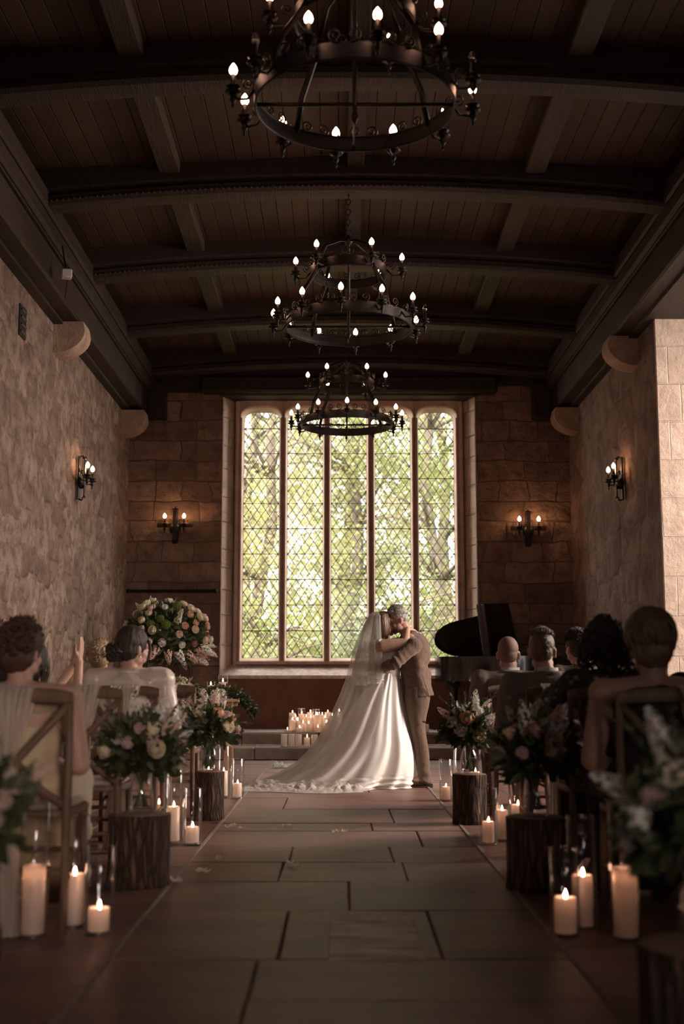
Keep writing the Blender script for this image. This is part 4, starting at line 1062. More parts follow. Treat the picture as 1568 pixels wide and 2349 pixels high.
# candles on the steps
front = [(651, .155, .040, 0, 'leftmost tall unlit'), (668, .155, .040, 0, 'second tall unlit'), (684, .150, .040, 0, 'third tall unlit'), (703.5, .110, .037, 1, 'short lit'), (721, .145, .040, 0, 'rightmost tall')]
for px, h, r, lit, nm in front:
    p = at(px, 1705, 15.22); candle(nm + ' pillar candle in the row of five on the lower step', p.x, 15.22, .15, r, h, bool(lit), 'candles on the lower step')
plat = [(658.5, 15.70, .03, .032, 'smallest low candle at the left front of the upper step cluster'), (686, 15.66, .055, .040, 'low round candle at the front of the upper step cluster'), (728.5, 15.65, .06, .042, 'low broad candle at the front right of the upper step cluster'),
        (707, 15.70, .105, .042, 'short front candle left of the tallest stout one on the upper step'), (694, 15.78, .11, .034, 'slim short candle in the second row on the upper step'), (727.5, 15.80, .215, .045, 'tallest stout pillar of the upper step cluster'), (712, 15.86, .175, .042, 'tall pillar left of the stoutest one on the upper step'),
        (670, 15.80, .15, .040, 'left tall pillar in the second row on the upper step'), (682, 15.92, .14, .036, 'pillar behind the round candle on the upper step'), (748, 15.74, .12, .036, 'front right pillar near the veil on the upper step'), (745, 15.88, .175, .038, 'second row pillar near the veil on the upper step'),
        (670, 16.05, .235, .040, 'back left tall pillar of the upper step cluster'), (677, 15.95, .185, .036, 'third row pillar at the left of the upper step cluster'), (691, 16.08, .22, .038, 'back row pillar second from left on the upper step'), (701, 15.98, .185, .046, 'wide pillar in the middle of the upper step cluster'),
        (711, 16.10, .24, .040, 'back row pillar in the middle of the upper step cluster'), (738, 16.02, .21, .040, 'back row pillar left of the veil edge'), (751, 16.10, .24, .040, 'tallest back row pillar near the veil edge'), (761, 15.97, .20, .038, 'pillar glowing through the edge of the veil'), (777, 16.08, .25, .038, 'rightmost back pillar hidden behind the veil')]
for px, D, h, r, nm in plat:
    p = at(px, 1675, D); candle('lit ' + nm, p.x, D, .307, r * 1.08, h, True, 'candles clustered on the upper step', .8)
for px, D, gh, nm in ((691, 16.08, .29, 'back left'), (724, 16.0, .28, 'middle'), (670, 15.80, .20, 'left')):
    p = at(px, 1675, D); hurricane('short glass cylinder at the %s of the upper step candles' % nm, p.x if nm != 'middle' else p.x, D, .055, gh, .307)
candle('lit back pillar in the middle glass of the upper step', at(724, 1675, 16.0).x, 16.0, .307 + .016, .036, .19, True, 'candles clustered on the upper step')
p = at(1414/1, 1675, 15.7)
candle('short candle on the step just right of the groom', at(977, 1675, 15.7).x, 15.7, .307, .036, .10, False, 'candles clustered on the upper step')

# ================================================================ SIGNING TABLE
M_PINE = simple('warm_pine_planks', (.46, .27, .165), (.34, .19, .11), 4, .5, .003, 14, .4, stretch=(1.5, 14, 14))
tbx, tby = -1.72, 13.55
t = thing('trestle_table', 'rustic pine plank table with flowers in front of the end wall', 'table', (tbx, tby, 0))
for k in range(4): m = MB(); m.box((0, -.285 + k * .19, .745), (1.30, .183, .03), None, 0, .005); m.autos('plank', M_PINE, t)
m = MB(); m.box((0, -.33, .70), (1.16, .022, .055), None, 0, .004); m.autos('apron', M_PINE, t); m = MB(); m.box((0, .33, .70), (1.16, .022, .055), None, 0, .004); m.autos('apron', M_PINE, t)
for s in (-1, 1):
    for q in (-1, 1): m = MB(); m.bar((s * .52, q * .30, .0), (s * .50, q * .22, .70), .05, .05, (0, 1, 0), 0, .005); m.autos('leg', M_PINE, t)
    m = MB(); m.box((s * .512, 0, .25), (.04, .5, .05), None, 0, .004); m.autos('brace', M_PINE, t)
# low arrangement on the table
rg = random.Random(71)
t = thing('table_arrangement', 'low cream and white flower arrangement on the pine table', 'flowers', (-1.76, 13.42, .765))
fol(t, (0, 0, .09), (.24, .15, .11), 260, .08, .02, rg, M_LEAF2, 'foliage', -.2)
fol(t, (-.12, 0, .12), (.18, .12, .13), 120, .10, .008, rg, simple('pale_grass_plume', (.50, .44, .27), (.36, .32, .18), 8, .8, trans=.3), 'grass_plumes', 0)
for k in range(17):
    a = rg.uniform(0, 2 * PI); el = rg.uniform(.0, 1.3); d = Vector((cos(a) * cos(el), sin(a) * cos(el), sin(el)))
    bloom(t, rose_mesh(rg.choice(['cream', 'cream', 'white', 'peach']), k % 2), 'rose', (d.x * .20, d.y * .14, .08 + d.z * .13), d, rg.uniform(.032, .048), rg)
for k in range(4):
    a = rg.uniform(0, 2 * PI); bloom(t, ball_mesh('white'), 'bloom_cluster', (cos(a) * .16, sin(a) * .11, .13), (cos(a), sin(a), .5), .035, rg)
# leafy garland running off the right end
t = thing('leaf_garland', 'dark leafy garland trailing off the right end of the pine table', 'garland', (0, 0, 0))
path = [at(447, 1597, 13.33), at(470, 1592, 13.36), at(495, 1590, 13.36), at(520, 1588, 13.36), at(543, 1592, 13.35), at(560, 1606, 13.33), at(574, 1622, 13.32), at(583, 1640, 13.32)]
m = MB(); m.tube(path, [.008] * 7 + [.003], 6); m.build('stem', M_STEM, t)
m = MB()
for k in range(620):
    s = rg.random() * 6.99; i = int(s); p = path[i].lerp(path[i + 1], s - i); w = .07 if s < 4 else .05 * (1 - (s - 4) / 4.2) + .012
    d = Vector((rg.gauss(0, 1), rg.gauss(0, 1), rg.gauss(0, .8))).normalized(); leafadd(m, p + d * w * rg.random(), d + Vector((.5, 0, -.4 if s > 4 else .1)), .055, .015, rg)
m.build('foliage', M_LEAF, t)
bloom(t, rose_mesh('white', 0), 'rose', at(507, 1592, 13.26), (0, -1, .3), .050, rg); bloom(t, rose_mesh('cream', 0), 'rose', at(460, 1588, 13.30), (-.2, -1, .4), .036, rg)
def floating(label, label2, x, y, z, r, h, lvl):
    g = thing('candle_glass', label, 'candle glass', (x, y, z))
    m = MB(); m.lathe([(0, 0), (r, 0), (r, h), (r - .003, h), (r - .003, .01), (0, .012)], (0, 0, 0), 28); m.build('glass_wall', M_GLASS, g)
    m = MB(); m.lathe([(0, .013), (r - .004, .013), (r - .004, lvl), (0, lvl)], (0, 0, 0), 28); m.build('water', M_PANE, g)
    c = thing('floating_candle', label2, 'candle', (x, y, z + lvl - .008))
    m = MB(); m.lathe([(0, 0), (r * .5, .0), (r * .82, .022), (r * .80, .030), (0, .026)], (0, 0, 0), 20); m.build('wax', M_WAX, c)
    m = MB(); m.tube([(0, 0, .026), (0, 0, .036)], .0012, 5); m.build('wick', M_WICK, c)
    m = MB(); m.lathe([(0, 0), (.005, .004), (.008, .012), (.006, .022), (.003, .032), (0, .040)], (0, 0, .032), 10); m.build('flame', M_FLAME, c)
floating('shorter candle glass standing among leaves on the pine table', 'lit floating candle in the shorter glass on the pine table', -1.40, 13.44, .762, .045, .185, .125)
floating('taller candle glass near the right end of the pine table', 'lit floating candle in the taller glass near the table end', -1.285, 13.62, .762, .055, .25, .16)

# ================================================================ TALL FLOWER DISPLAY
fx, fy, fz = -2.01, 14.25, 1.46
st = thing('flower_stand', 'tall slim black metal stand carrying the great flower dome', 'stand', (fx, fy, 0))
m = MB(); m.lathe([(0, 0), (.16, 0), (.16, .008), (.03, .03), (.018, .06), (.018, 1.0), (.02, 1.02)], (0, 0, 0), 20); m.build('pole', M_IRON, st)
m = MB(); m.lathe([(.02, 1.0), (.06, 1.02), (.08, 1.04), (.07, 1.045), (.0, 1.05)], (0, 0, 0), 20); m.build('dish', M_IRON, st)
m = MB(); m.tube([(-.07, 0, .965), (-.03, -.01, .95), (.03, -.01, .95), (.07, 0, .965)], .012, 6); m.build('bracket', M_IRON, st)
rg = random.Random(90)
t = thing('flower_dome', 'great round dome of cream roses and foliage on the tall black stand', 'flowers', (fx, fy, 1.10))
cc = Vector((0, 0, .36)); RX, RY, RZ = .51, .42, .43
fol(t, cc, (RX * .92, RY * .92, RZ * .95), 1500, .10, .024, rg, M_LEAF, 'foliage', -.85, .45)
fol(t, cc, (RX, RY, RZ), 420, .07, .012, rg, M_LEAF2, 'filler_foliage', -.7, .75)
m = MB(); m.ell((0, 0, .36), (.34, .28, .27), None, 18, 12); m.build('moss_base', M_LEAF, t)
used = []; cnt = 0; tr = 0
while cnt < 112 and tr < 6000:
    tr += 1
    d = Vector((rg.gauss(0, 1), rg.gauss(0, 1), rg.gauss(0, 1))).normalized()
    if d.z < -.6 or any((d - u).length < .215 for u in used): continue
    used.append(d); cnt += 1; p = cc + Vector((d.x * RX, d.y * RY, d.z * RZ)) * rg.uniform(.96, 1.06)
    q = rg.random()
    if d.z < -.28: bloom(t, spike_mesh(rg.choice(['white', 'blush', 'dusky'])), 'flower_spike', p - d * .05, d + Vector((d.x * .8, 0, -.5)), rg.uniform(.15, .20), rg)
    elif q < .40: bloom(t, rose_mesh('cream', 0), 'rose', p, d, rg.uniform(.038, .050), rg)
    elif q < .58: bloom(t, rose_mesh('white', 0), 'rose', p, d, rg.uniform(.034, .046), rg)
    elif q < .75: bloom(t, rose_mesh('peach', 0), 'rose', p, d, rg.uniform(.034, .044), rg)
    elif q < .84: bloom(t, rose_mesh('dusky', 1), 'rose', p, d, rg.uniform(.028, .038), rg)
    elif q < .885: bloom(t, ball_mesh('lime'), 'bloom_cluster', p - d * .02, d, rg.uniform(.048, .058), rg)
    else: bloom(t, spike_mesh('white'), 'flower_spike', p - d * .06, d + Vector((0, 0, -.1)), rg.uniform(.14, .17), rg)

# lily arrangement half hidden by the left wall
rg = random.Random(17)
t = thing('tall_arrangement', 'leafy pale flowers on a slim stand by the left wall behind the guests', 'flowers', (-2.62, 9.6, 0))
m = MB(); m.lathe([(0, 0), (.13, 0), (.12, .012), (.02, .03), (.015, 1.05), (.06, 1.12), (0, 1.1)], (0, 0, 0), 16); m.build('stand', M_IRON, t)
fol(t, (0, 0, 1.24), (.20, .18, .17), 200, .10, .022, rg, M_LEAF, 'foliage', -.4)
for k in range(9):
    a = rg.uniform(0, 6.3); el = rg.uniform(0, 1.3); d = Vector((cos(a) * cos(el), sin(a) * cos(el), sin(el))); bloom(t, rose_mesh(rg.choice(['white', 'blush']), 1), 'rose', Vector((0, 0, 1.24)) + d * .18, d, .04, rg)

# ================================================================ PIANO
M_PIANO = simple('black_piano_lacquer', (.012, .010, .010), None, 1, .10, 0, 1, .6, coat=.6)
M_GOLD = simple('brass_fitting', (.5, .33, .12), None, 1, .3, 0, 1, .5, .9)
M_KEY = simple('ivory_piano_keys', (.7, .65, .56), None, 1, .3)
M_EDGE = simple('polished_edge_reflection', (.16, .18, .21), None, 1, .12, 0, 1, 1.0, coat=1)  # bluish reflection along the lid edges is put into this base colour
pn = thing('grand_piano', 'black lacquered grand piano with raised lid right of the window', 'piano', (1.31, 15.9, .303))
def pout(s=1.0, n=14):                                      # plan outline: tail to the left, keys to the right
    P = [(1.62, 1.02), (.42, 1.02)]
    for i in range(n + 1):                                  # rounded tail
        a = PI / 2 + PI * .92 * i / n; P.append((.30 + .30 * cos(a), .70 + .32 * sin(a)))
    P += [(.36, .36), (.50, .28), (.66, .16), (.82, .05), (1.0, .0), (1.62, .0)]
    return P
Z0, Z1 = .66, .975
m = MB(); O = pout()
m.rings([[Vector((x, y, Z0)) for x, y in O], [Vector((x, y, Z1)) for x, y in O], [Vector((.86 + (x - .86) * .965, .5 + (y - .5) * .95, Z1)) for x, y in O], [Vector((.86 + (x - .86) * .965, .5 + (y - .5) * .95, Z1 - .08)) for x, y in O]], True, True, True)
m.autos('case', M_PIANO, pn)
m = MB(); m.rings([[Vector((.86 + (x - .86) * 1.012, .5 + (y - .5) * 1.015, z)) for x, y in O] for z in (Z0 - .012, Z0 + .022)], True, True, True); m.autos('base_moulding', M_PIANO, pn)
m = MB(); m.rings([[Vector((.86 + (x - .86) * .96, .5 + (y - .5) * .94, Z1 - .07)) for x, y in O], [Vector((.86 + (x - .86) * .96, .5 + (y - .5) * .94, Z1 - .06)) for x, y in O]], True, True, True); m.autos('iron_plate', M_GOLD, pn)
m = MB(); m.box((1.76, .51, .71), (.30, 1.02, .10), None, 0, .01); m.box((1.76, .02, .80), (.30, .05, .20), None, 0, .01); m.box((1.76, 1.0, .80), (.30, .05, .20), None, 0, .01); m.autos('key_bed', M_PIANO, pn)
m = MB(); m.box((1.80, .51, .775), (.16, .9, .02), None, 0, .003); m.autos('keyboard', M_KEY, pn)
for (lx, ly) in ((.24, .60), (1.45, .12), (1.45, .90)):
    m = MB(); m.lathe([(.035, .06), (.05, .09), (.038, .13), (.05, .35), (.058, .54), (.075, .58), (.085, .60), (.085, Z0)], (lx, ly, 0), 12, 0, True, True); m.box((lx, ly, .60), (.17, .17, .06), None, 0, .01); l = m.autos('leg', M_PIANO, pn)
    m = MB(); m.lathe([(0, 0), (.02, .0), (.028, .025), (.02, .05), (.02, .07)], (lx, ly, 0), 10); m.autos('castor', M_GOLD, l)
m = MB(); m.box((1.2, .5, .12), (.10, .22, .05), None, 0, .01); m.bar((1.2, .44, .13), (1.2, .46, Z0), .02, .02); m.bar((1.2, .56, .13), (1.2, .54, Z0), .02, .02); m.autos('pedal_lyre', M_PIANO, pn)
# lid hinged on the far straight side and raised
def lidpt(x, y, h=0.0, ang=math.radians(41)):
    d = 1.02 - y
    return Vector((x, 1.02 - d * cos(ang) - h * sin(ang), Z1 + .012 + d * sin(ang) + h * cos(ang)))
Ol = [p for p in O]
Ll = [(x, y) for x, y in Ol if x < 1.0]
Ll = [(.98, 1.02)] + Ll[1:] if Ll[0][0] < .42 else [(.98, 1.02)] + Ll
Ll.append((.98, .02))
Ll = [(.70, 1.02), (.36, 1.02), (.26, 1.0), (.16, .95), (.07, .87), (.015, .78), (0, .69), (.01, .60), (.045, .51), (.11, .43), (.20, .365), (.30, .325), (.42, .285), (.56, .235)]
m = MB(); m.rings([[lidpt(x, y, 0) for x, y in Ll], [lidpt(x, y, .02) for x, y in Ll]], True, True, True); m.autos('lid', M_PIANO, pn)
m = MB(); Fl = [(.79, 1.02), (.63, .0), (.95, .0), (1.22, 1.02)]
m.rings([[lidpt(x, y, 0) for x, y in Fl], [lidpt(x, y, .02) for x, y in Fl]], True, True, True); m.autos('front_lid', M_PIANO, pn)
m = MB()
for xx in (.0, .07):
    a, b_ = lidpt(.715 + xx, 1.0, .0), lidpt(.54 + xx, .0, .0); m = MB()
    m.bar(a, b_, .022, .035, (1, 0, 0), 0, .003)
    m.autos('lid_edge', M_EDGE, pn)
#(simple('polished_edge_reflection', (.10, .11, .13), None, 1, .08, 0, 1, 1.0, coat=1), pn)
m = MB(); m.bar((1.10, .10, Z1 - .05), lidpt(1.0, .20, -.005), .016, .016); m.autos('lid_prop', M_PIANO, pn)
# bench
t = thing('piano_bench', 'black piano bench at the keyboard side by the right wall', 'bench', (2.95 + .0, 16.3, .303)); t.location.x = 3.02 - .02
m = MB(); m.box((0, 0, .47), (.34, .60, .08), None, 0, .02); m.autos('cushion', M_PIANO, t)
for s in (-1, 1):
    for q in (-1, 1): m = MB(); m.box((s * .13, q * .25, .215), (.04, .04, .43), None, 0, .004); m.autos('leg', M_PIANO, t)
# loose petals and a scrap of wrapping on the floor
rg = random.Random(44)
for i, (px, py, n, lb) in enumerate(((540, 1902, 4, 'left of the aisle beside the farther log'), (785, 1916, 3, 'in the middle of the aisle'), (672, 1897, 2, 'in the aisle left of centre'), (472, 2005, 3, 'on the left aisle edge'), (681, 1990, 2, 'in the near aisle left of centre'), (396, 2026, 4, 'at the foot of the large left log'), (519, 1977, 1, 'on the left of the aisle'))):
    for k in range(n):
        d = ray(px - 16 + k * 10 + rg.uniform(-3, 3), py + rg.uniform(-4, 4)); s = -CAM_H / d.z; m = MB(); a = rg.uniform(0, 6)
        m.rings([[Vector(((u * .020 * sin(PI * (.15 + .8 * v))), v * .045 - .022, .004 + .010 * (u * u) + .012 * (2 * v - 1) ** 2)) for u in (-1, -.5, 0, .5, 1)] for v in (0, .33, .66, 1)], False)
        o = m.build('petal', M_ROSE['cream'], None, True, (d.x * s, d.y * s, .004)); o.rotation_euler = (0, 0, a)
        tag(o, ('leftmost', 'second', 'third', 'rightmost')[k] + ' pale petal of the few lying ' + lb, 'petal', 'scattered petals on the flags')
# ================================================================ PEOPLE
def skin(name, a, b): return simple(name, a, b, 5, .5, .0008, 160, .35, sss=.12)
M_SKIN = skin('fair_skin', (.50, .31, .235), (.45, .265, .20)); M_SKIN2 = skin('rosy_skin', (.50, .285, .225), (.43, .23, .185)); M_SKIN3 = skin('warm_skin', (.40, .24, .175), (.35, .20, .145))
M_EYE = simple('eye_white', (.7, .68, .65), None, 1, .2); M_SHIRT = simple('white_shirt_cloth', (.75, .72, .68), None, 1, .8, .002, 60)
H_BROWN = hairmat('brown_hair', (.10, .05, .03), (.20, .11, .065)); H_DARK = hairmat('dark_brown_hair', (.018, .010, .007), (.045, .024, .015), rough=.6); H_AUB = hairmat('auburn_hair', (.05, .020, .011), (.10, .04, .022), rough=.6)
H_GREY = hairmat('silver_grey_hair', (.50, .46, .42), (.24, .21, .19)); H_BLOND = hairmat('fair_hair', (.38, .25, .14), (.24, .15, .08)); H_BOB = hairmat('warm_brown_bob', (.10, .048, .027), (.18, .095, .058), rough=.35)
H_SHAVE = simple('shaved_scalp_hair', (.16, .09, .065), (.25, .15, .11), 60, .7, .001, 300)
M_TWEED = tweed('brown_tweed', (.105, .066, .048), (.18, .122, .092), (.22, .155, .12)); M_TWEED2 = tweed('grey_tweed', (.15, .115, .093), (.25, .20, .168)); M_TWEED3 = tweed('dark_tweed', (.10, .08, .065), (.17, .135, .11))
M_SHOE = simple('brown_leather_shoe', (.10, .05, .03), (.06, .03, .02), 20, .3, .001, 60, .6)
M_SATIN = simple('ivory_satin', (.84, .79, .745), None, 1, .33, 0, 1, .55, sheen=.2)
M_BLUSH = simple('blush_satin_robe', (.66, .54, .47), (.58, .47, .41), 4, .30, .006, 9, .5, sheen=.2)
M_CREAM = simple('cream_yellow_dress', (.62, .48, .30), (.55, .42, .26), 4, .5, .01, 9, .4, sheen=.3, stretch=(1, 1, 6))
M_BLACKD = simple('black_dress_cloth', (.015, .012, .012), None, 1, .8, .004, 14)
M_LACE = simple('lace_bodice', (.80, .75, .70), (.62, .56, .51), 60, .7, .004, 90, .3)
M_GREENT = simple('sage_top', (.20, .20, .15), (.15, .15, .11), 5, .8, .006, 12)
M_SUITD = simple('dark_trousers', (.10, .08, .07), None, 1, .9, .004, 40)
def floral():
    m, nt, out = newmat('floral_print_cloth'); p = N(nt, 'ShaderNodeBsdfPrincipled', i_Roughness=.8)
    tc = N(nt, 'ShaderNodeTexCoord'); v = N(nt, 'ShaderNodeTexVoronoi', i_Scale=22.0); nt.links.new(tc.outputs['Object'], v.inputs['Vector'])
    f = ramp(nt, v.outputs[0], [(.18, 0.0), (.34, 1.0)])
    c = ramp(nt, v.outputs[1], [(.0, (.30, .16, .11)), (.45, (.42, .34, .26)), (.75, (.12, .14, .07))])
    nt.links.new(mix(nt, c, (.055, .04, .033), f), p.inputs['Base Color']); nt.links.new(p.outputs[0], out.inputs[0]); return m
M_FLORAL = floral()

def frame(fwd, up=(0, 0, 1), roll=0):
    f = Vector(fwd).normalized(); u = Vector(up); u = (u - f * u.dot(f)).normalized(); r = f.cross(u)
    M = Matrix((r, f, u)).transposed()
    if roll: M = M @ Matrix.Rotation(roll, 3, 'Y')
    return M                                               # local x = right, y = forward, z = up
def head(mb, c, M, s=1.0, closed=False, female=False):
    def L(x, y, z): return Vector(c) + M @ (Vector((x, y, z)) * s)
    def E(x, y, z, a, b, d): mb.ell(L(x, y, z), (a * s, b * s, d * s), M, 18, 12)
    E(0, -.006, .035, .073, .094, .084)                    # cranium
    E(0, .022, -.022, .060, .066, .070)                    # face
    E(0, .030, -.062, .046, .050, .048)                    # jaw
    E(0, .062, -.098, .019 if female else .023, .020, .018)  # chin
    for q in (-1, 1):
        E(q * .036, .058, -.030, .023, .022, .026)         # cheek
        E(q * .048, .018, -.068, .017, .036, .022)         # jaw corner
        mb.cap(L(q * .008, .088, .026), .011 * s, L(q * .048, .072, .024), .010 * s, 8)   # brow
        E(q * .032, .074, .002, .0145, .0125, .010)        # eyelid
        E(q * .074, -.010, -.012, .010, .017, .030); E(q * .080, -.016, .000, .007, .015, .020); E(q * .079, -.006, -.032, .007, .009, .010)   # ear
        mb.cap(L(q * .016, .092, -.052), .006 * s, L(0, .099, -.049), .007 * s, 8)
        mb.cap(L(q * .015, .090, -.062), .007 * s, L(0, .097, -.063), .008 * s, 8)
        E(q * .011, .098, -.030, .0085, .010, .008)
    mb.cap(L(0, .090, .016), .0085 * s, L(0, .112, -.024), .0115 * s, 10)    # nose
    E(0, .020, .060, .060, .062, .048)                     # forehead
def eyes(parent, c, M, s=1.0):
    for q in (-1, 1):
        m = MB(); m.ell(Vector(c) + M @ (Vector((q * .032, .0795, .001)) * s), (.0095 * s,) * 3, None, 10, 8); o = m.build('eye', M_EYE, parent)
def hand(mb, w, d, n, side=1, curl=.5, s=1.0, thumb=.5, spread=.10):
    """w wrist point, d direction of the palm, n normal out of the palm's inner face; thumb on the 'side' of d x n"""
    w = Vector(w); d = Vector(d).normalized(); n = Vector(n); n = (n - d * n.dot(d)).normalized(); x = d.cross(n) * side
    P = .088 * s
    for k, o in enumerate((.030, .010, -.010, -.028)):     # palm
        mb.cap(w + x * o * .55 * s, .015 * s, w + d * (P - .006 * abs(k - 1) * s) + x * o * s, .0125 * s, 8)
    mb.cap(w + x * .004 * s, .019 * s, w + d * P * .6, .017 * s, 10)
    for k, (o, Lf) in enumerate(((.031, .072), (.010, .080), (-.0105, .074), (-.030, .058))):
        p = w + d * (P - .006 * abs(k - 1) * s) + x * o * s; a = curl * .35; dd = (d + x * (spread * (1.2 - k * .8))).normalized()
        for q, (fr_, r0, r1) in enumerate(((.45, .0098, .0088), (.30, .0088, .0078), (.25, .0078, .0064))):
            dr = dd * cos(a) + n * sin(a); e = p + dr * Lf * fr_ * 1.05 * s
            mb.cap(p, r0 * s, e, r1 * s, 8); p = e; a += curl * (.75 if q == 0 else .55)
    p = w + d * .020 * s + x * .024 * s; t1 = p + (d * .62 + x * .68 + n * .25).normalized() * .042 * s
    mb.cap(w + d * .012 * s + x * .012 * s, .016 * s, t1, .0118 * s, 8)
    t2 = t1 + (d * .85 + x * (.45 - thumb * .5) + n * .35 * thumb).normalized() * .032 * s; mb.cap(t1, .0112 * s, t2, .0098 * s, 8)
    t3 = t2 + (d * .95 + x * (.1 - thumb * .5) + n * .4 * thumb).normalized() * .025 * s; mb.cap(t2, .0098 * s, t3, .0078 * s, 8)
def limb(mb, P, R, n=12):
    for a, b, ra, rb in zip(P, P[1:], R, R[1:]): mb.cap(a, ra, b, rb, n)
def lock(mb, pts, r, n=5, flat=.6):
    N_ = len(pts); mb.tube(pts, [r * (.55 + .45 * sin(PI * min(1, .3 + i / (N_ - 1) * .9))) if i < N_ - 1 else r * .15 for i in range(N_)], n, 0, True, flat)
def haircap(mb, c, M, s=1.0, infl=.012, front=.0, low=.0):
    def L(x, y, z): return Vector(c) + M @ (Vector((x, y, z)) * s)
    mb.ell(L(0, -.018, .042), ((.073 + infl) * s, (.088 + infl) * s, (.084 + infl) * s), M, 22, 14)
    mb.ell(L(0, -.045, -.01 - low), ((.064 + infl) * s, (.056 + infl) * s, (.062 + infl) * s), M, 18, 12)
def scalp(c, M, s, th, ph, r=1.0):
    """th 0 = crown .. PI/2 = sides, ph: 0 = back, +-PI = front"""
    v = Vector((sin(th) * sin(ph) * .083, -sin(th) * cos(ph) * .098 - .012, cos(th) * .095 + .040)) * r
    return Vector(c) + M @ (v * s)
def curls(mb, rg, c, M, s, n, L, rad, thr=(0, 2.0), phr=(-2.3, 2.3), r=.006, amp=.012, out=1.0, turns=3):
    for k in range(n):
        th = rg.uniform(*thr); ph = rg.uniform(*phr); p = scalp(c, M, s, th, ph, rad * rg.uniform(.92, 1.05)); o = (p - Vector(c)).normalized()
        d = (o * out * .6 + Vector((0, 0, -1)) * (.6 + .5 * sin(th))).normalized(); LL = L * rg.uniform(.6, 1.2); x = d.cross(Vector((.3, .8, .1))).normalized(); y = d.cross(x); a0 = rg.uniform(0, 6)
        pts = [p + d * LL * t - o * .3 * LL * t * t * 0 + (x * cos(a0 + t * turns * 6.28) + y * sin(a0 + t * turns * 6.28)) * amp * (.4 + .6 * t) for t in [i / 11 for i in range(12)]]
        mb.tube(pts, [r * (1 - .5 * abs(i / 11 * 2 - 1)) for i in range(12)], 5)

def foldnoise(amp, sc=(9, 9, 14), seed=0):
    return lambda co: amp * noise.noise(Vector((co.x * sc[0] + seed, co.y * sc[1], co.z * sc[2]))) + amp * .5 * noise.noise(Vector((co.x * sc[0] * 2.3, co.y * sc[1] * 2.3 + seed, co.z * sc[2] * 2)))
def seated(label, x, y, hz=1.19, hx=0, hy=.05, sw=.19, hyaw=0.0, hpitch=0.0, hs=1.0, sk=None, build_=1.0, lean=0.0, arms='lap', vox=.009, scz=1.0, female=False, cat='person'):
    """a guest sitting on a chair, facing the window (+y); returns the empties and points used by the clothes"""
    t = thing('person', label, cat, (x, y, 0), 0)
    b = build_; hc = Vector((hx, hy, hz)); nb = Vector((hx * .5, hy * .3 - .01, hz - .150)); ch = Vector((hx * .2, -.015, hz - .335)); wa = Vector((0, -.03, .66)); pe = Vector((0, -.02, .545))
    S = [Vector((hx * .5 + q * sw * b, -.01, hz - .188)) for q in (-1, 1)]
    M = frame((sin(hyaw) * cos(hpitch), cos(hyaw) * cos(hpitch), sin(hpitch)))
    torso = [(pe, (.175 * b, .125 * b, .105)), (wa, (.135 * b, .10 * b, .11)), (ch, (.155 * b, .105 * b, .14)), (Vector((hx * .4, -.02, hz - .222)), (sw * b * .86, .085 * b, .075))]
    K = {}
    if arms == 'lap': A = [[S[i], S[i] + Vector((q * .055, -.0, -.27)), Vector((q * .14, .21, .60))] for i, q in enumerate((-1, 1))]
    elif arms == 'raised':   # clapping hands lifted on the right
        A = [[S[0], S[0] + Vector((.08, .16, -.20)), Vector((.19, .28, hz - .02))], [S[1], S[1] + Vector((.13, .06, -.22)), Vector((.235, .25, hz + .02))]]
    elif arms == 'elbow_left': A = [[S[0], S[0] + Vector((-.20, -.02, -.16)), Vector((-.10, .23, .72))], [S[1], S[1] + Vector((.05, 0, -.26)), Vector((.12, .22, .64))]]
    AR = [.052 * b, .042 * b, .027]
    def arms_(mb, e=0.0, upto=1.0):
        for P in A: limb(mb, P, [AR[0] + e, AR[1] + e, AR[2] + e * (1.1)])
    LG = [[Vector((q * .09, .0, .53)), Vector((q * .12, .42, .52)), Vector((q * .12, .44, .09)), ] for q in (-1, 1)]
    def legs_(mb, e=0.0):
        for P in LG: limb(mb, P, [.085 * b + e, .058 * b + e, .040 + e])
    mb = MB(); head(mb, hc, M, hs, female=female)
    limb(mb, [hc + M @ Vector((0, -.02, -.06)), nb - Vector((0, 0, .02))], [.052 * hs * (.9 if female else 1.05), .060 * hs * (.9 if female else 1.05)])
    for c_, r_ in torso: mb.ell(c_, r_, None, 20, 12)
    for sP in S: mb.ell(sP, (.058 * b,) * 3)
    mb.cap(nb - Vector((0, 0, .025)), .060 * b, S[0], .052 * b); mb.cap(nb - Vector((0, 0, .025)), .060 * b, S[1], .052 * b)
    arms_(mb); legs_(mb)
    for i, P in enumerate(A):
        q = (-1, 1)[i]
        if arms == 'raised': hand(mb, P[2], (.12, .05, 1) if i else (.0, .1, 1), (-1, .15, 0) if i else (1, .15, 0), 1 if i else -1, .12, .95, .1, .05)
        else: hand(mb, P[2], (-q * .45, .85, -.25), (0, -.2, -1), q, .7, .95)
    for q in (-1, 1): limb(mb, [Vector((q * .12, .44, .06)), Vector((q * .13, .56, .035))], [.042, .036])
    bd = mb.remesh('body', sk or M_SKIN, t, vox, 3)
    eyes(t, hc, M, hs)
    K.update(t=t, hc=hc, M=M, nb=nb, S=S, torso=torso, arms=arms_, legs=legs_, A=A, LG=LG, b=b, sw=sw, hs=hs, pe=pe, hz=hz, hx=hx)
    return K
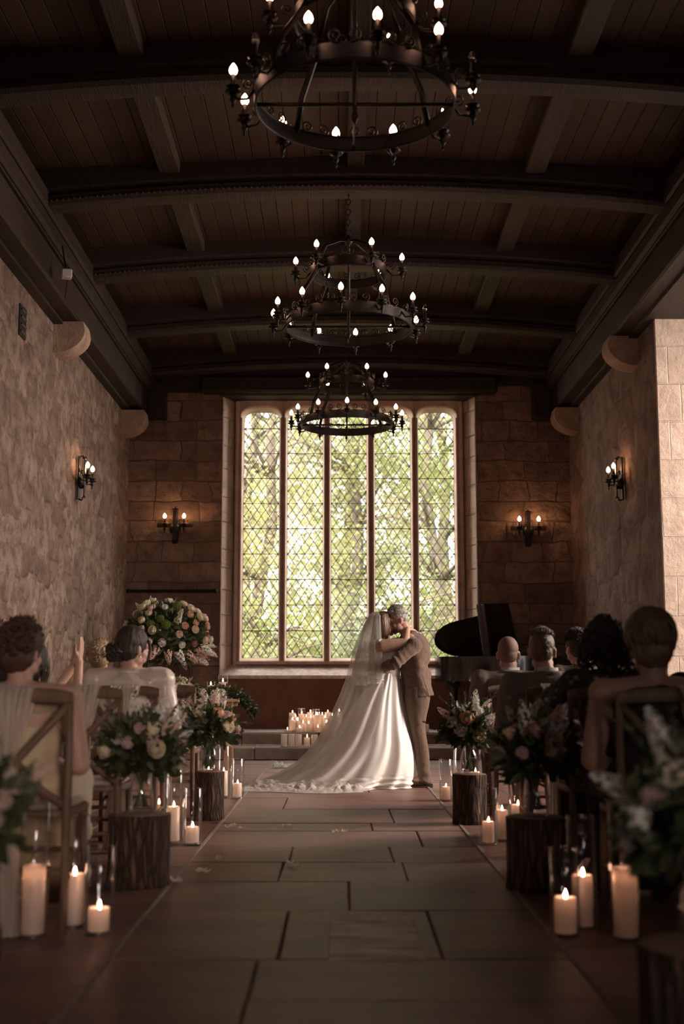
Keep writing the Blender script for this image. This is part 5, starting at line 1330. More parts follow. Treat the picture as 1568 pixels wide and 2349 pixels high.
def jacket(K, mat, seed=0, collar=True):
    mb = MB(); t = K['t']; b = K['b']
    for c_, r_ in K['torso']: mb.ell(c_, tuple(v + .022 for v in r_), None, 22, 12)
    for s in K['S']: mb.ell(s + Vector((0, 0, -.004)), (.072 * b, .072 * b, .066 * b))
    nb = K['nb']
    for s in K['S']: mb.cap(nb + Vector((0, -.01, -.035)), .058 * b, s + Vector((0, 0, .004)), .056 * b)
    mb.ell(K['pe'] + Vector((0, -.01, -.03)), (.205 * b, .155 * b, .10))
    K['arms'](mb, .017)
    o = mb.remesh('jacket', mat, t, .009, 5, foldnoise(.007, seed=seed))
    if collar:
        m = MB(); R = []
        for rr, z in ((.070, .015), (.066, .045), (.072, .050), (.082, .035), (.090, .008), (.096, -.012)):
            R.append([nb + Vector((rr * 1.02 * b * cos(a), rr * .98 * b * sin(a) - .005 - (z - .03) * .2, z - .018 - .030 * (sin(a) > 0) * sin(a))) for a in [2 * PI * i / 28 for i in range(28)]])
        m.rings(R, True); m.build('collar', mat, o)
        m = MB(); m.lathe([(.060 * b, .0), (.059 * b, .062), (.062 * b, .064), (.064 * b, .0)], tuple(nb + Vector((0, 0, -.012))), 28); m.build('shirt_collar', M_SHIRT, t)
    m = MB()
    K['legs'](m, .018); m.ell(K['pe'] - Vector((0, 0, .02)), (.185 * b, .14 * b, .085)); m.remesh('trousers', M_SUITD, t, .010, 4, foldnoise(.006, seed=seed + 4))
    for q in (-1, 1):
        m = MB(); m.cap((q * .12, .42, .045), .045, (q * .13, .60, .032), .032); m.box((q * .125, .51, .008), (.085, .27, .016), None, 0, .006); m.build('shoe', M_SHOE, t)
    return o
def gown(K, mat, seed=0, top=0.0, sleeve=0.0, name='dress', straps=False, band_=None):
    t = K['t']; b = K['b']; mb = MB()
    for i, (c_, r_) in enumerate(K['torso']):
        if i == 3 and top < .5: continue
        cc_ = Vector(c_)
        if i == 2 and top < .5: cc_ = cc_ - Vector((0, 0, .03 if top > .1 else .055))
        mb.ell(cc_, tuple(v + .012 for v in r_), None, 22, 12)
    if sleeve:
        for P in K['A']:
            e = P[0].lerp(P[1], min(1, sleeve * 2)); limb(mb, [P[0], e], [.062 * b, .056 * b])
            if sleeve > .5: limb(mb, [P[1], P[1].lerp(P[2], (sleeve - .5) * 2)], [.060 * b, .050 * b])
        for s in K['S']: mb.cap(K['nb'] - Vector((0, 0, .038)), .072 * b, s, .070 * b)
    if band_: mb.ell((K['hx'] * .4, -.012, K['hz'] - band_[3]), band_[:3], None, 26, 14)
    K['legs'](mb, .03); mb.cap((-.10, .2, .52), .10, (.10, .2, .52), .10); mb.cap((-.12, .44, .30), .09, (.12, .44, .30), .09); mb.cap((-.13, .45, .12), .08, (.13, .45, .12), .08)
    mb.cap((-.09, .44, .48), .08, (.09, .44, .48), .08)
    o = mb.remesh(name, mat, t, .010, 6, foldnoise(.008, (14, 10, 6), seed))
    if straps:
        for q in (-1, 1):
            m = MB(); s = K['S'][0 if q < 0 else 1]; m.tube([Vector((q * .09, -.115, K['hz'] - .40)), Vector((q * .12, -.10, K['hz'] - .27)), Vector((q * .125, -.02, K['hz'] - .165)), Vector((q * .12, .07, K['hz'] - .24))], .008, 6); m.build('strap', mat, o)
    for q in (-1, 1):
        m = MB(); m.cap((q * .12, .44, .04), .040, (q * .13, .58, .028), .028); m.build('shoe', M_SHOE, t)
    return o

# --- left side guests
K = seated('woman in cream off shoulder dress with auburn curled updo, nearest left seat', -1.30, 5.10, 1.075, -.03, .03, .185, .35, -.05, 1.0, M_SKIN, 1.06, vox=.008, female=True)
gown(K, M_CREAM, 3, .2, band_=(.245, .135, .060, .205))
m = MB(); rg = random.Random(4); haircap(m, K['hc'], K['M'], 1.05, .016); o = m.remesh('hair', H_AUB, K['t'], .007, 3, foldnoise(.006, (50, 50, 12)))
m = MB(); curls(m, rg, K['hc'] + Vector((.05, -.05, .02)), K['M'], .95, 90, .05, 1.0, (0, 1.9), (-2.6, 1.2), .006, .016, .9, 2.0); curls(m, rg, K['hc'], K['M'], 1.05, 60, .05, 1.1, (.1, 1.2), (-2, 2), .006, .010, .2, 1.2); m.build('curled_updo', H_AUB, o)
K = seated('woman in blush satin robe with dark rolled bun and earring', -1.27, 7.38, 1.15, .02, .04, .185, .75, -.12, 1.03, M_SKIN2, 1.10, vox=.008, female=True)
o = gown(K, M_BLUSH, 8, 1.0, .95, 'satin_robe')
m = MB(); R = []
for rr, z in ((.064, .035), (.070, .045), (.078, .030), (.092, -.004), (.105, -.03)): R.append([K['nb'] + Vector((rr * 1.15 * cos(a), rr * sin(a) - .004, z - .030 - .05 * max(0, sin(a)))) for a in [2 * PI * i / 28 for i in range(28)]])
m.rings(R, True); m.build('robe_collar', M_BLUSH, o)
m = MB(); haircap(m, K['hc'], K['M'], 1.03, .014); bun = K['hc'] + K['M'] @ Vector((-.01, -.115, -.035))
m.ell(bun, (.052, .042, .046)); o = m.remesh('hair', H_DARK, K['t'], .006, 3, foldnoise(.005, (50, 50, 14)))
m = MB(); rg = random.Random(6)
for k in range(26):
    a = rg.uniform(0, 6.3); ax = Vector((rg.uniform(-1, 1), rg.uniform(-1, 1), rg.uniform(-1, 1))).normalized(); x = ax.cross(Vector((0, .2, 1))).normalized(); y = ax.cross(x); rr = rg.uniform(.022, .048)
    c_ = bun + Vector((rg.uniform(-.02, .02), rg.uniform(-.02, .01), rg.uniform(-.02, .02))); m.tube([c_ + x * rr * cos(a + q * .5) + y * rr * sin(a + q * .5) for q in range(9)], [.004, .008, .010, .011, .011, .011, .010, .008, .004], 6)
for k in range(16):
    q = rg.uniform(-1, 1); s0 = K['hc'] + K['M'] @ Vector((q * .05, .03, .125)); s1 = K['hc'] + K['M'] @ Vector((q * .092, -.04, .06)); lock(m, [s0, (s0 + s1) / 2 + Vector((0, 0, .012)), s1, bun], .011, 6, .5)
s0 = K['hc'] + K['M'] @ Vector((.070, .055, .06)); lock(m, [s0, s0 + K['M'] @ Vector((.014, .012, -.05)), s0 + K['M'] @ Vector((.006, .010, -.11)), s0 + K['M'] @ Vector((-.004, -.0, -.16))], .010)
m.build('rolled_bun', H_DARK, o)
m = MB(); m.ell(K['hc'] + K['M'] @ Vector((.085, -.004, -.052)), (.006,) * 3); m.build('earring', simple('silver_metal', (.8, .78, .75), None, 1, .2, 0, 1, .5, 1), K['t'])
K = seated('dark long haired guest raising both hands to clap by the left wall', -1.85, 7.36, 1.06, .0, .04, .155, .25, 0, .95, M_SKIN, .86, arms='raised', vox=.0065, female=True)
gown(K, M_FLORAL, 5, .2)
def longhair(K, mat, seed, L=.30, n=70, r=.011, wave=.010, spread=1.0, s=1.0):
    rg = random.Random(seed); hc, M = K['hc'], K['M']; m = MB(); haircap(m, hc, M, s, .010); o = m.remesh('hair', mat, K['t'], .007, 3)
    m = MB()
    for k in range(n):
        ph = rg.uniform(-2.25, 2.25); th0 = rg.uniform(.1, .7); pts = [scalp(hc, M, s, th0 + (1.75 - th0) * i / 4, ph, 1.05) for i in range(5)]
        a = rg.uniform(0, 6); LL = L * rg.uniform(.8, 1.1); e = pts[-1]; o_ = (e - hc); o_.z = 0; o_ = o_.normalized()
        for i in range(1, 6): pts.append(e + Vector((0, 0, -LL * i / 5)) + o_ * (.012 * spread * sin(i)) + Vector((cos(a), sin(a), 0)) * wave * sin(i * 1.7 + a))
        lock(m, pts, r * rg.uniform(.8, 1.2))
    m.build('hair_lengths', mat, o); return o
longhair(K, H_DARK, 12, .22)
K = seated('guest in sage top with auburn hair at the left edge of the view', -1.82, 6.16, 1.15, .04, .04, .175, .1, 0, 1.0, M_SKIN, 1.0, vox=.01, female=True)
gown(K, M_GREENT, 7, 1.0, .5, 'sage_dress'); longhair(K, H_AUB, 13, .16)
K = seated('fair haired guest by the left wall, partly behind the robed woman', -1.83, 9.16, 1.135, .03, .04, .165, -.1, 0, .95, M_SKIN, .92, vox=.01, female=True)
gown(K, M_CREAM, 7, 1.0, .3, 'cream_dress')
m = MB(); haircap(m, K['hc'], K['M'], 1.0, .016); o = m.remesh('hair', H_BLOND, K['t'], .008, 3); m = MB(); curls(m, random.Random(3), K['hc'], K['M'], 1.0, 80, .06, 1.08, (.1, 1.9), (-2.4, 2.4), .006, .012, .5, 1.5); m.build('curled_hair', H_BLOND, o)

# --- right side guests
def shorthair(K, mat, seed, infl=.008, L=.022, n=700, thmax=1.25, r=.0022, amp=.0, s=1.0, side=None):
    rg = random.Random(seed); hc, M = K['hc'], K['M']; m = MB()
    haircap(m, hc, M, s, infl); o = m.remesh('hair', mat, K['t'], .006, 3, foldnoise(.003, (60, 60, 60)))
    m = MB()
    for k in range(n):
        th = rg.uniform(0, thmax); ph = rg.uniform(-PI, PI)
        if abs(ph) > 2.2 and th > .95: continue
        p = scalp(hc, M, s, th, ph, .99 + infl * 4); o_ = (p - hc).normalized(); d = (o_ * .30 + M @ Vector((rg.uniform(-.4, .4), .35 + rg.uniform(-.4, .4), rg.uniform(-.2, .3)))).normalized()
        q = o_.cross(d).normalized() * amp
        m.tube([p - o_ * .004, p + d * L * .5 + q, p + d * L * rg.uniform(.7, 1.2) + o_ * -.002 - q], [r * 1.3, r, r * .3], 4)
    m.build('hair_tufts', mat, o); return o
K = seated('bald man in a grey tweed jacket seated right of the aisle, farthest row', 1.30, 9.16, 1.155, -.02, .05, .205, .12, -.05, 1.06, M_SKIN2, 1.10, vox=.008)
jacket(K, M_TWEED2, 1); m = MB(); haircap(m, K['hc'] , K['M'], 1.06, .0015); m.remesh('hair', H_SHAVE, K['t'], .006, 4)
K = seated('man with short brown hair in a dark tweed jacket behind the bald man', 1.28, 7.38, 1.135, -.04, .05, .20, .25, -.05, 1.02, M_SKIN2, 1.08, vox=.008)
jacket(K, M_TWEED2, 2); shorthair(K, H_BROWN, 21, .004, .022, 900, .95)
K = seated('man with curly dark hair and a white collar beside the bald man', 1.86, 9.16, 1.20, -.06, .05, .19, -.35, 0, 1.0, M_SKIN2, 1.0, vox=.009)
jacket(K, M_TWEED3, 3); shorthair(K, H_DARK, 22, .012, .03, 500, 1.45, .004, .008)
K = seated('woman with dark curly hair in a floral dress, elbow out to the left', 1.36, 6.08, 1.135, -.02, .05, .185, .3, 0, 1.02, M_SKIN3, 1.04, arms='elbow_left', vox=.008, female=True)
gown(K, M_FLORAL, 9, 1.0, .28, 'floral_dress')
m = MB(); haircap(m, K['hc'], K['M'], 1.02, .018); o = m.remesh('hair', H_DARK, K['t'], .008, 3); m = MB(); curls(m, random.Random(30), K['hc'], K['M'], 1.02, 210, .17, 1.12, (.1, 2.0), (-2.4, 2.4), .0075, .018, .42, 2.2); m.build('curls', H_DARK, o)
K = seated('woman with light brown short hair and a black strappy dress, nearest right seat', 1.31, 5.08, 1.095, .0, .03, .19, .15, -.1, 1.06, M_SKIN3, 1.12, vox=.008, female=True)
gown(K, M_BLACKD, 10, .2, straps=True, band_=(.200, .130, .090, .235))
m = MB(); haircap(m, K['hc'], K['M'], 1.06, .018); o = m.remesh('hair', H_BROWN, K['t'], .007, 3, foldnoise(.008, (36, 36, 18))); m = MB(); rg = random.Random(31)
for k in range(150):
    ph = rg.uniform(-2.3, 2.3); th0 = rg.uniform(.0, .9); ln = rg.uniform(1.0, 1.7) if abs(ph) < 1.9 else .9; p = [scalp(K['hc'], K['M'], 1.06, th0 + ln * i / 6, ph + .12 * sin(i + k), 1.17 + .03 * sin(i * 1.3 + k) + .05 * i / 6 * (ln > 1)) for i in range(7)]; lock(m, p, .011)
m.build('layered_locks', H_BROWN, o)
K = seated('dark haired guest cut off by the right edge of the view', 1.86, 6.06, 1.12, .0, .04, .18, 0, 0, 1.0, M_SKIN3, 1.0, vox=.010, female=True)
gown(K, M_BLACKD, 11, 1.0, .5, 'dark_dress'); longhair(K, H_BROWN, 14, .14, 60)

# ================================================================ THE COUPLE
DB = 11.35
def B(px, py, dy=0.0): return at(px, py, DB + dy)
hg = B(913.5, 1424); hb = B(881.5, 1433)
G0 = thing('person', 'groom in brown tweed suit embracing and kissing the bride', 'person', (hg.x, DB, 0))
def g(v): return Vector(v) - Vector((hg.x, DB, 0))
MG = frame((-1, -.08, -.30), roll=0.0)
mb = MB(); head(mb, g(hg), MG, .98)
nbG = B(936, 1459); chG = B(950, 1500, .02); waG = B(955, 1555, .02); peG = B(958, 1605, .02)
mb.cap(g(hg) + MG @ Vector((0, -.03, -.05)), .055, g(nbG), .062)
SG = [B(949, 1481, -.20), B(945, 1481, .20)]
mb.ell(g(chG), (.125, .18, .17), Matrix.Rotation(.12, 3, 'Y')); mb.ell(g(waG), (.12, .16, .15)); mb.ell(g(peG), (.095, .14, .11))
for s in SG: mb.ell(g(s), (.06,) * 3); mb.cap(g(nbG), .055, g(s), .05)
elG = B(906, 1521, -.30); wrG = B(872, 1533, -.17)
el2 = B(905, 1515, .32); wr2 = B(880, 1520, .17)
limb(mb, [g(SG[0]), g(elG), g(wrG)], [.056, .046, .030]); limb(mb, [g(SG[1]), g(el2), g(wr2)], [.056, .046, .030])
hand(mb, g(wrG), (-1, .35, .12), (.25, 1, 0), 1, .35, 1.0, .2); hand(mb, g(wr2), (-1, -.5, .0), (.3, -1, 0), -1, .35, 1.0, .2)
LGg = [[B(955, 1620, -.09), B(958, 1692, -.11), B(969, 1783, -.10)], [B(950, 1620, .10), B(943, 1705, .12), B(945, 1783, .12)]]
for P in LGg: limb(mb, [g(p) for p in P], [.080, .038, .030]); limb(mb, [g(P[2]) - Vector((0, 0, .02)), g(P[2]) + Vector((-.13, 0, -.055))], [.042, .030])
mb.remesh('body', M_SKIN2, G0, .0055, 3)
# hair and beard
m = MB(); m.ell(g(hg) + MG @ (Vector((0, -.018, .052)) * .98), (.077, .092, .082), MG, 22, 14); m.ell(g(hg) + MG @ Vector((0, -.052, .012)), (.062, .048, .050), MG)
m.ell(g(hg) + MG @ Vector((0, .040, .100)), (.058, .050, .026), MG)
o = m.remesh('hair', H_GREY, G0, .005, 2, foldnoise(.004, (70, 70, 70)))
m = MB(); rg = random.Random(2)
for k in range(900):
    th = rg.uniform(0, 1.5); ph = rg.uniform(-PI, PI)
    if abs(ph) > 2.1 and th > .8: continue
    p = scalp(g(hg), MG, .98, th, ph, 1.02); o_ = (p - g(hg)).normalized(); L = .028 if th < .8 else .012
    d = (o_ * .6 + MG @ Vector((rg.uniform(-.3, .3), .5, rg.uniform(-.1, .3)))).normalized() if th < .9 else (o_ * .3 + Vector((0, 0, -1))).normalized()
    m.tube([p - o_ * .004, p + d * L * .5, p + d * L], [.003, .0024, .0006], 4)
m.build('hair_tufts', H_GREY, o)
m = MB()
for k in range(420):
    q = rg.choice((-1, 1)); u = rg.random(); p = g(hg) + MG @ (Vector((q * (.060 - .045 * u + rg.uniform(-.01, .008)), .030 + .048 * u + rg.uniform(-.008, .008), -.066 - .026 * u + rg.uniform(-.016, .012))) * .98)
    d = (MG @ Vector((q * .4, .3, -.9))).normalized(); m.tube([p - d * .004, p + d * .007], [.0024, .0010], 4)
m.build('beard', hairmat('greying_beard', (.30, .20, .15), (.16, .10, .07)), G0)
# jacket
m = MB()
m.ell(g(chG) + Vector((.006, 0, 0)), (.145, .205, .20), Matrix.Rotation(.12, 3, 'Y'), 26, 16); m.ell(g(waG), (.138, .185, .18), None, 26, 14)
Rk = []
for py, L, R_, ry in ((1463, 922, 962, .12), (1475, 914, 971, .18), (1490, 912, 976, .205), (1512, 914, 980, .205), (1540, 918, 982, .195), (1565, 922, 987, .205), (1585, 925, 992, .22), (1598, 926, 995, .225)):
    a_, b_ = B(L, py), B(R_, py); z = a_.z; cx = (a_.x + b_.x) / 2 - hg.x; rx = (b_.x - a_.x) / 2
    Rk.append([Vector((cx + rx * cos(a), .02 + ry * sin(a) * (1 - .06 * cos(3 * a)), z + (.012 * cos(a) - .045 * max(0, -cos(a))) * (py > 1590))) for a in [2 * PI * i / 40 for i in range(40)]])
m.rings(Rk, True, True, True)
for s in SG: m.ell(g(s), (.080, .078, .074)); m.cap(g(nbG) + Vector((.012, 0, -.03)), .060, g(s) + Vector((0, 0, 0)), .064)
limb(m, [g(SG[0]), g(elG), g(wrG).lerp(g(elG), .08)], [.070, .057, .043]); limb(m, [g(SG[1]), g(el2), g(wr2)], [.072, .062, .046])
def gf(co):
    n = foldnoise(.007, (7, 9, 18), 3)(co)
    d = abs((co - g(elG)).length - .08); n += .006 * sin(co.x * 95 + co.z * 60) * math.exp(-((co - g(elG)).length / .11) ** 2)
    return n
jk = m.remesh('jacket', M_TWEED, G0, .007, 3, gf)
m = MB(); R = []
for rr, z in ((.064, .020), (.062, .042), (.070, .046), (.080, .026), (.088, .0)):
    R.append([g(nbG) + Vector((rr * cos(a) * 1.0 + .006 + (.046 - z) * .35 * max(0, cos(a)) - .01, rr * 1.02 * sin(a), z - .012 + .030 * cos(a))) for a in [2 * PI * i / 28 for i in range(28)]])
m.rings(R, True); m.build('collar', M_TWEED, jk)
m = MB(); m.lathe([(.058, .0), (.058, .055), (.061, .056), (.062, .0)], tuple(g(nbG) + Vector((-.008, 0, -.004))), 26); m.build('shirt_collar', M_SHIRT, G0)
m = MB(); v0, v1 = B(967, 1545, -.195), B(984, 1600, -.185); m.tube([g(v0), g(v0).lerp(g(v1), .5) + Vector((0, -.012, 0)), g(v1)], [.001, .0025, .004], 5); m.build('vent_fold_shade', simple('dark_vent_shade_cloth', (.05, .035, .027), None, 1, .9), jk)  # dark strip painted in for the shade of the vent fold
for q in (0, 1, 2): m = MB(); pb = g(wrG).lerp(g(elG), .12 + .06 * q) + Vector((0, -.047, -.012)); m.ell(pb, (.007, .004, .007)); m.build('cuff_button', M_SHOE, jk)
# trousers with a crease and break at the shoe
m = MB()
for j, P in enumerate(LGg):
    d0 = [g(p) for p in P]; dy = d0[0].y
    if j == 0: rows = ((1575, 930, 980), (1600, 927, 984), (1625, 930, 979), (1648, 934, 974), (1665, 938, 972.5), (1692, 942, 977), (1720, 947, 981), (1745, 951, 983), (1768, 955, 984), (1781, 955, 986.5), (1791, 957, 986))
    else: rows = ((1575, 930, 976), (1600, 924, 980), (1625, 922, 972), (1660, 922, 966), (1700, 924, 960), (1740, 928, 960), (1765, 930, 960), (1780, 931, 961), (1791, 931, 961))
    R = []
    for py, L, R_ in rows:
        a_, b_ = B(L, py), B(R_, py); cx = (a_.x + b_.x) / 2 - hg.x; rx = (b_.x - a_.x) / 2; ry = max(.085, rx * .95) if py < 1640 else rx * 1.05
        R.append([Vector((cx + rx * cos(a) * (1 + .05 * (abs(cos(a)) > .98)), dy + ry * sin(a), a_.z + .006 * sin(a * 2 + py))) for a in [2 * PI * i / 30 for i in range(30)]])
    m.rings(R, True, True, True)
m.remesh('trousers', M_TWEED, G0, .008, 4, lambda co: foldnoise(.005, (10, 10, 9), 9)(co) + .008 * sin(co.z * 70 + co.x * 20) * max(0, 1 - co.z / .28))
for P in LGg:
    p = g(P[2]); m = MB(); zf = .0
    m.cap((p.x + .035, p.y, .046), .040, (p.x - .14, p.y - .005, .036), .034); m.cap((p.x + .02, p.y, .075), .042, (p.x - .02, p.y, .06), .042)
    so = m.remesh('shoe', M_SHOE, G0, .006, 4)
    m = MB(); m.box((p.x - .045, p.y, .007), (.27, .082, .014), None, 0, .005); m.box((p.x + .055, p.y, .016), (.07, .075, .03), None, 0, .004); m.build('sole', M_WICK, so)

# bride
B0 = thing('person', 'bride in ivory satin gown with long veil kissing the groom', 'person', (hb.x, DB, 0))
def b(v): return Vector(v) - Vector((hb.x, DB, 0))
MBr = frame((1, .10, .06), roll=0.0)
mb = MB(); hB = b(hb); head(mb, hB, MBr, .93, female=True)
nbB = B(877, 1467); mb.cap(hB + MBr @ Vector((0, -.02, -.05)), .046, b(nbB), .050)
chB = B(888, 1500); waB = B(893, 1540); peB = B(887, 1590)
mb.ell(b(chB), (.105, .155, .13)); mb.ell(b(waB), (.088, .125, .12)); mb.ell(b(peB), (.10, .13, .11))
SB = [B(873, 1481, -.17), B(876, 1481, .17)]
for s in SB: mb.ell(b(s), (.054,) * 3); mb.cap(b(nbB) - Vector((0, 0, .02)), .048, b(s), .046)
elB = B(929, 1474, -.19); wrB = B(934, 1443, -.10); el3 = B(925, 1470, .22); wr3 = B(938, 1448, .12)
limb(mb, [b(SB[0]) + Vector((.01, 0, -.01)), b(SB[0]).lerp(b(elB), .45) + Vector((0, 0, -.006)), b(elB), b(wrB)], [.064, .058, .042, .026])
limb(mb, [b(SB[1]), b(el3), b(wr3)], [.056, .042, .026])
hand(mb, b(wrB), (.55, .75, -.18), (.15, -.1, -1), 1, .55, .95, .2, .13); hand(mb, b(wr3), (.6, -.7, -.1), (0, 0, -1), -1, .5, .95, .2)
for q in (-.09, .09): limb(mb, [b(peB) + Vector((0, q, 0)), Vector((.06, q, .45)), Vector((.05, q, .08))], [.085, .058, .038]); limb(mb, [Vector((.05, q, .05)), Vector((.17, q, .03))], [.035, .026])
mb.remesh('body', M_SKIN, B0, .0055, 3)
m = MB()
for q in range(5): m.ell(b(wrB) + Vector((.012 * cos(q * 1.2), .012 * sin(q * 1.2) - .018, .0 + .004 * q)), (.006,) * 3)
m.build('bracelet', simple('pearl_bead', (.85, .8, .75), None, 1, .2), B0)
# bob hair: cap plus straight locks
m = MB(); m.ell(hB + MBr @ Vector((0, -.014, .040)), (.083, .098, .090), MBr, 24, 14)
R = []
for z, f0, f1, w in ((.05, -.10, .045, .080), (.01, -.105, .038, .086), (-.03, -.105, .034, .088), (-.07, -.10, .044, .090), (-.105, -.094, .040, .086), (-.128, -.086, .030, .078)):
    R.append([hB + MBr @ Vector((w * sin(a), (f0 + f1) / 2 + (f1 - f0) / 2 * cos(a), z)) for a in [2 * PI * i / 26 for i in range(26)]])
m.rings([[p for p in r] for r in R[:3]], True, True, True)
ho = m.remesh('hair', H_BOB, B0, .006, 2)
m = MB(); rg = random.Random(8)
for k in range(230):
    q = rg.choice((-1, 1)); ph = rg.uniform(.15, 2.05); st_ = hB + MBr @ Vector((q * .006, .055 - .11 * (1 - ph / 2.05), .125 - .02 * (1 - ph / 2.05)))
    L = -.128 + rg.uniform(-.014, .012); P = [st_]
    ex = q * sin(min(ph, 1.57)) * .086 if ph < 1.57 else q * .086; 
    yy = -.105 * cos(ph) if ph < 1.57 else .040 * (ph - 1.57) / .48
    ex = q * .088 * sin(ph) if ph < 1.57 else q * (.088 - .012 * (ph - 1.57) / .48)
    for z, sc in ((.095, .78), (.06, .97), (.01, 1.05), (-.04, 1.07), (-.09, 1.02), (L, .93 + rg.uniform(-.05, .02))):
        P.append(hB + MBr @ Vector((ex * sc + rg.uniform(-.002, .002), yy * sc - .010, z)))
    lock(m, P, rg.uniform(.006, .010), 5, .5)
m.build('straight_locks', H_BOB, ho)

# bodice
m = MB(); m.ell(b(chB) + Vector((0, 0, -.03)), (.118, .168, .125), None, 26, 16); m.ell(b(waB), (.100, .137, .13), None, 24, 14); m.ell(b(peB) + Vector((0, 0, .05)), (.115, .155, .10))
for s in SB: m.cap(b(s) + Vector((-.012, 0, .022)), .040, b(s).lerp(b(chB), .3), .044)
bo_ = m.remesh('bodice', M_LACE, B0, .0065, 4, foldnoise(.002, (60, 60, 60)))
# satin skirt with train
rowsL = [(1545, 866, 911, .135), (1560, 856, 914, .16), (1585, 836, 919, .20), (1610, 818, 924, .24), (1640, 798, 931, .285), (1670, 778, 938, .325), (1700, 753, 948, .36), (1725, 724, 954, .39), (1748, 692, 957.5, .415), (1766, 660, 959, .435), (1780, 630, 959, .45), (1790, 606, 958, .455), (1797, 590, 957, .45)]
NA = 260
def interp(rows, t):
    s = t * (len(rows) - 1); i = min(int(s), len(rows) - 2); f = s - i; f2 = f
    return [rows[i][k] + (rows[i + 1][k] - rows[i][k]) * f2 for k in range(4)]
def fold(a, t):
    # folds follow the angle and open out downwards
    A = .006 + .058 * t ** .95
    w = sin(9 * a + .8 * sin(2.3 * t + 1) + 1.0) * .5 + sin(16 * a + 1.3 * t + 2.1) * .32 + sin(24 * a - 2.0 * t) * .17 + .35 * noise.noise((a * 3.1, t * 2.0, 4.2))
    w = (abs(w) ** .8) * (1 if w > 0 else -1)
    return A * w
R = []; NT = 70
ztop = b(B(880, 1545)).z
for j in range(NT + 1):
    t = j / NT; py, L, Rr, ry = interp(rowsL, t); A_, B_ = b(B(L, py)), b(B(Rr, py)); z = ztop * (1 - t) ** .0 * A_.z / ztop if False else A_.z
    z = max(z - (A_.z if False else 0), 0); 
    z = ztop - (ztop - .012) * ((ztop - A_.z) / (ztop - b(B(800, 1797)).z))
    cx, rx = (A_.x + B_.x) / 2, (B_.x - A_.x) / 2; row = []
    # cross-section widest near the bride, narrowing toward the train
    for i in range(NA):
        a = 2 * PI * i / NA; ca, sa = cos(a), sin(a)
        nar = 1 - .45 * t * max(0, -ca) ** 2
        x = cx + rx * ca; f = fold(a, t); n = Vector((ca / max(rx, .1), sa / ry, 0)).normalized()
        y = ry * sa * nar * (1 + .0)
        if t > .78: f += .020 * (t - .78) / .22 * sin(9 * t * 6 + 6 * a + 2 * sin(5 * a)) + .012 * noise.noise((a * 9, t * 30, 1))
        row.append(Vector((x, y, z)) + n * f)
    R.append(row)
last = R[-1]; R.append([Vector((p.x + .012 * cos(2 * PI * i / NA), p.y + .02 * sin(2 * PI * i / NA), .004)) for i, p in enumerate(last)])
m = MB(); m.rings(R, True, False, True)
sk = m.build('satin_skirt', M_SATIN, B0)
# train puddle on the floor
m = MB(); x0, x1 = b(B(556, 1790)).x, b(B(830, 1790)).x
def pud(u, v):
    x = x0 + (x1 - x0) * u; w = .10 + .30 * sin(PI * min(1, .12 + u * .55)); c_ = -.34 + .04 * sin(u * 7) + .10 * u * 0
    y = c_ + w * (v * 2 - 1) + .02 * noise.noise((u * 14, v * 5, 2))
    e = max(0, 1 - abs(v * 2 - 1) ** 2.2) * min(1, .25 + u * 3)
    z = .006 + e * (.035 + .040 * abs(noise.noise((u * 11, v * 5, 7))) + .022 * abs(noise.noise((u * 26 + v * 4, v * 9 - u * 6, 3.3))))
    return Vector((x, y, z))
grid(m, pud, 200, 50); M_TRAIN = sheer('piled_tulle', (.86, .80, .74), .72, .35, (40, 40, 40)); m.build('train', M_TRAIN, B0)
m = MB(); rg = random.Random(12)                             # long soft rolls of tulle over the pile
for k in range(9):
    u0 = .02 + k * .085; v0 = rg.uniform(.18, .55); L = rg.uniform(.25, .42); hh = rg.uniform(.018, .034)
    rows = []
    for s_ in range(26):
        q = s_ / 25; p = pud(min(1, u0 + L * q), v0 + .25 * q * rg.choice((1,)) + .05 * sin(q * 7 + k)); w = .045 * sin(PI * q) ** .6 + .004
        rows.append([p + Vector((0, w * (v_ - .5) * 2, hh * sin(PI * v_) * sin(PI * q) ** .5 + .004 * sin(q * 22 + k + v_ * 5))) for v_ in (0, .2, .4, .6, .8, 1)])
    m.rings(rows, False)
m.build('tulle_ruffles', sheer('ruffled_tulle', (.88, .82, .76), .25, .3, (40, 40, 40)), B0)
# long veil and short upper tier
vl = [(1403.5, 856, 866, .035), (1408, 850, 869, .062), (1418, 843, 871, .085), (1435, 834, 871, .110), (1460, 822, 871, .15), (1490, 812, 873, .19), (1520, 804, 875, .205), (1550, 797, 877, .22), (1585, 784, 878, .25), (1620, 769, 872, .30), (1655, 752, 862, .35), (1690, 731, 846, .40), (1720, 707, 829, .445), (1745, 680, 812, .48), (1765, 645, 800, .50), (1780, 612, 790, .51), (1792, 584, 780, .515)]
def veil(rows, nt, k1, amp, seed, zend=None):
    R = []; N1 = 150; z0_ = b(B(860, rows[0][0])).z; zl = b(B(860, rows[-1][0])).z
    for j in range(nt + 1):
        t = j / nt; py, L, Rr, ry = interp(rows, t); A_, B_ = b(B(L, py)), b(B(Rr, py)); z = A_.z
        if zend is not None: z = z0_ - (z0_ - zend) * ((z0_ - z) / (z0_ - zl))
        row = []
        for i in range(N1 + 1):
            ph = -PI / 2 + PI * i / N1; f = amp * (.15 + t) * (sin(k1 * ph + seed + .8 * sin(t * 2.2)) * .6 + .4 * sin(k1 * 1.9 * ph + 2 * seed) + .5 * noise.noise((ph * 4, t * 2.5, seed)))
            c_, s_ = cos(ph), sin(ph)
            row.append(Vector((B_.x - (B_.x - A_.x) * c_, ry * s_, z)) + Vector((-c_, s_ * 1.0, 0)) * f)
        R.append(row)
    return R
M_VEIL = sheer('bridal_veil_tulle', (.88, .85, .82), .30, .14, (18, 18, .8))
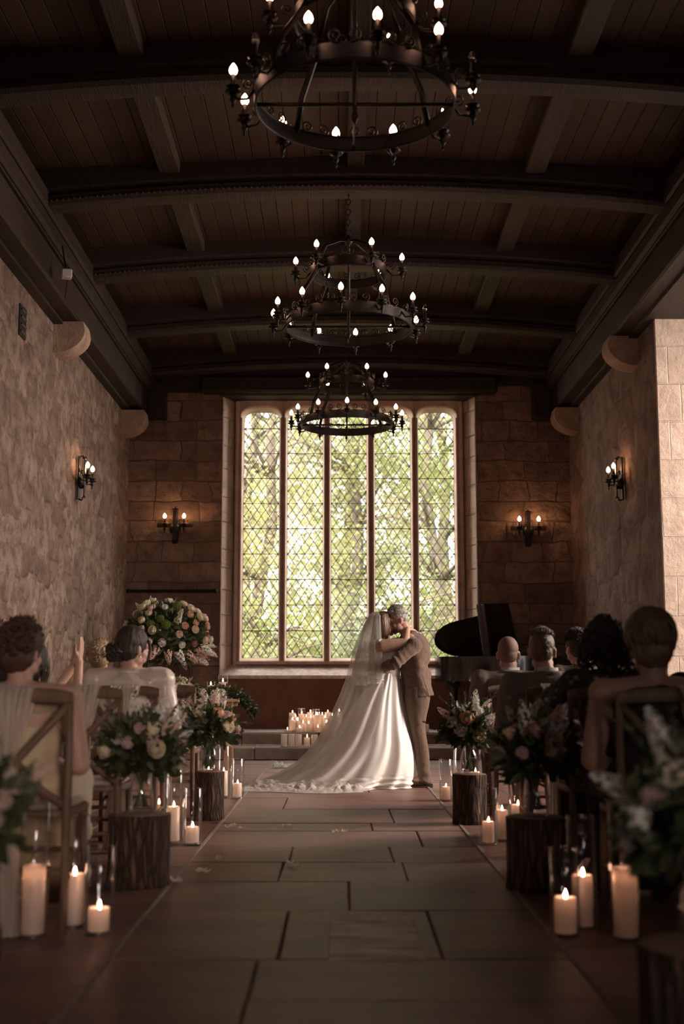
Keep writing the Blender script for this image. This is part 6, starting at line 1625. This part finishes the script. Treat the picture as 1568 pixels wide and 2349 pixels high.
vo = MB(); Rv = veil(vl, 60, 9, .024, 1.3, .02); vo.rings(Rv, False); vobj = vo.build('veil', M_VEIL, B0)
vs_ = [(1404, 856, 867, .038), (1412, 845, 871, .08), (1430, 836, 872, .115), (1460, 826, 873, .16), (1500, 818, 875, .205), (1535, 811, 877, .225), (1560, 806, 878, .24)]
vo = MB(); Rs = veil(vs_, 34, 11, .020, 4.0); vo.rings(Rs, False); vt_ = vo.build('upper_veil', M_VEIL, vobj)
vo = MB(); R2 = [[p + Vector((.008, (.012 if p.y > 0 else -.012), 0)) for p in r] for r in Rs]
vo.rings([[p + Vector((0, 0, .0)) for p in r] for r in veil([(a_, l_ + 3, r_ - 2, y_ * .94) for a_, l_, r_, y_ in vs_[:-1]] + [(1569, 812, 878, .235)], 34, 11, .02, 2.2)], False); vo.build('inner_veil', M_VEIL, vobj)
M_RIB = simple('satin_ribbon_edge', (.9, .86, .8), None, 1, .35, 0, 1, .6)
m = MB(); m.tube([p + Vector((0, 0, 0.008 * sin(i * .11))) for i, p in enumerate(Rs[-1])], .0045, 6, 0, True, .5); m.build('ribbon_edge', M_RIB, vt_)
R3 = veil([(a_, l_ + 3, r_ - 2, y_ * .94) for a_, l_, r_, y_ in vs_[:-1]] + [(1569, 812, 878, .235)], 34, 11, .02, 2.2)
m = MB(); m.tube([p + Vector((0, 0, 0.01 * sin(i * .09 + 1))) for i, p in enumerate(R3[-1])], .0045, 6, 0, True, .5); m.build('ribbon_edge', M_RIB, vobj)
# crumpled clear wrapping by the step
m = MB(); wp = at(652, 1757, 14.6); fl_ = ray(652, 1762); s = -CAM_H / fl_.z; m_ = MB()
grid(m_, lambda u, v: Vector(((u - .5) * .26, (v - .5) * .22, .01 + .075 * abs(noise.noise((u * 4, v * 4, 3))) + .03 * abs(noise.noise((u * 13, v * 13, 5))))), 26, 22)
tag(m_.build('crumpled_wrap', sheer('crinkled_tulle_wrap', (.85, .84, .84), .55, .5, (60, 60, 60)), None, True, (fl_.x * s, fl_.y * s, .002)), 'small crumpled pale wrapping on the floor behind the train', 'wrapping')
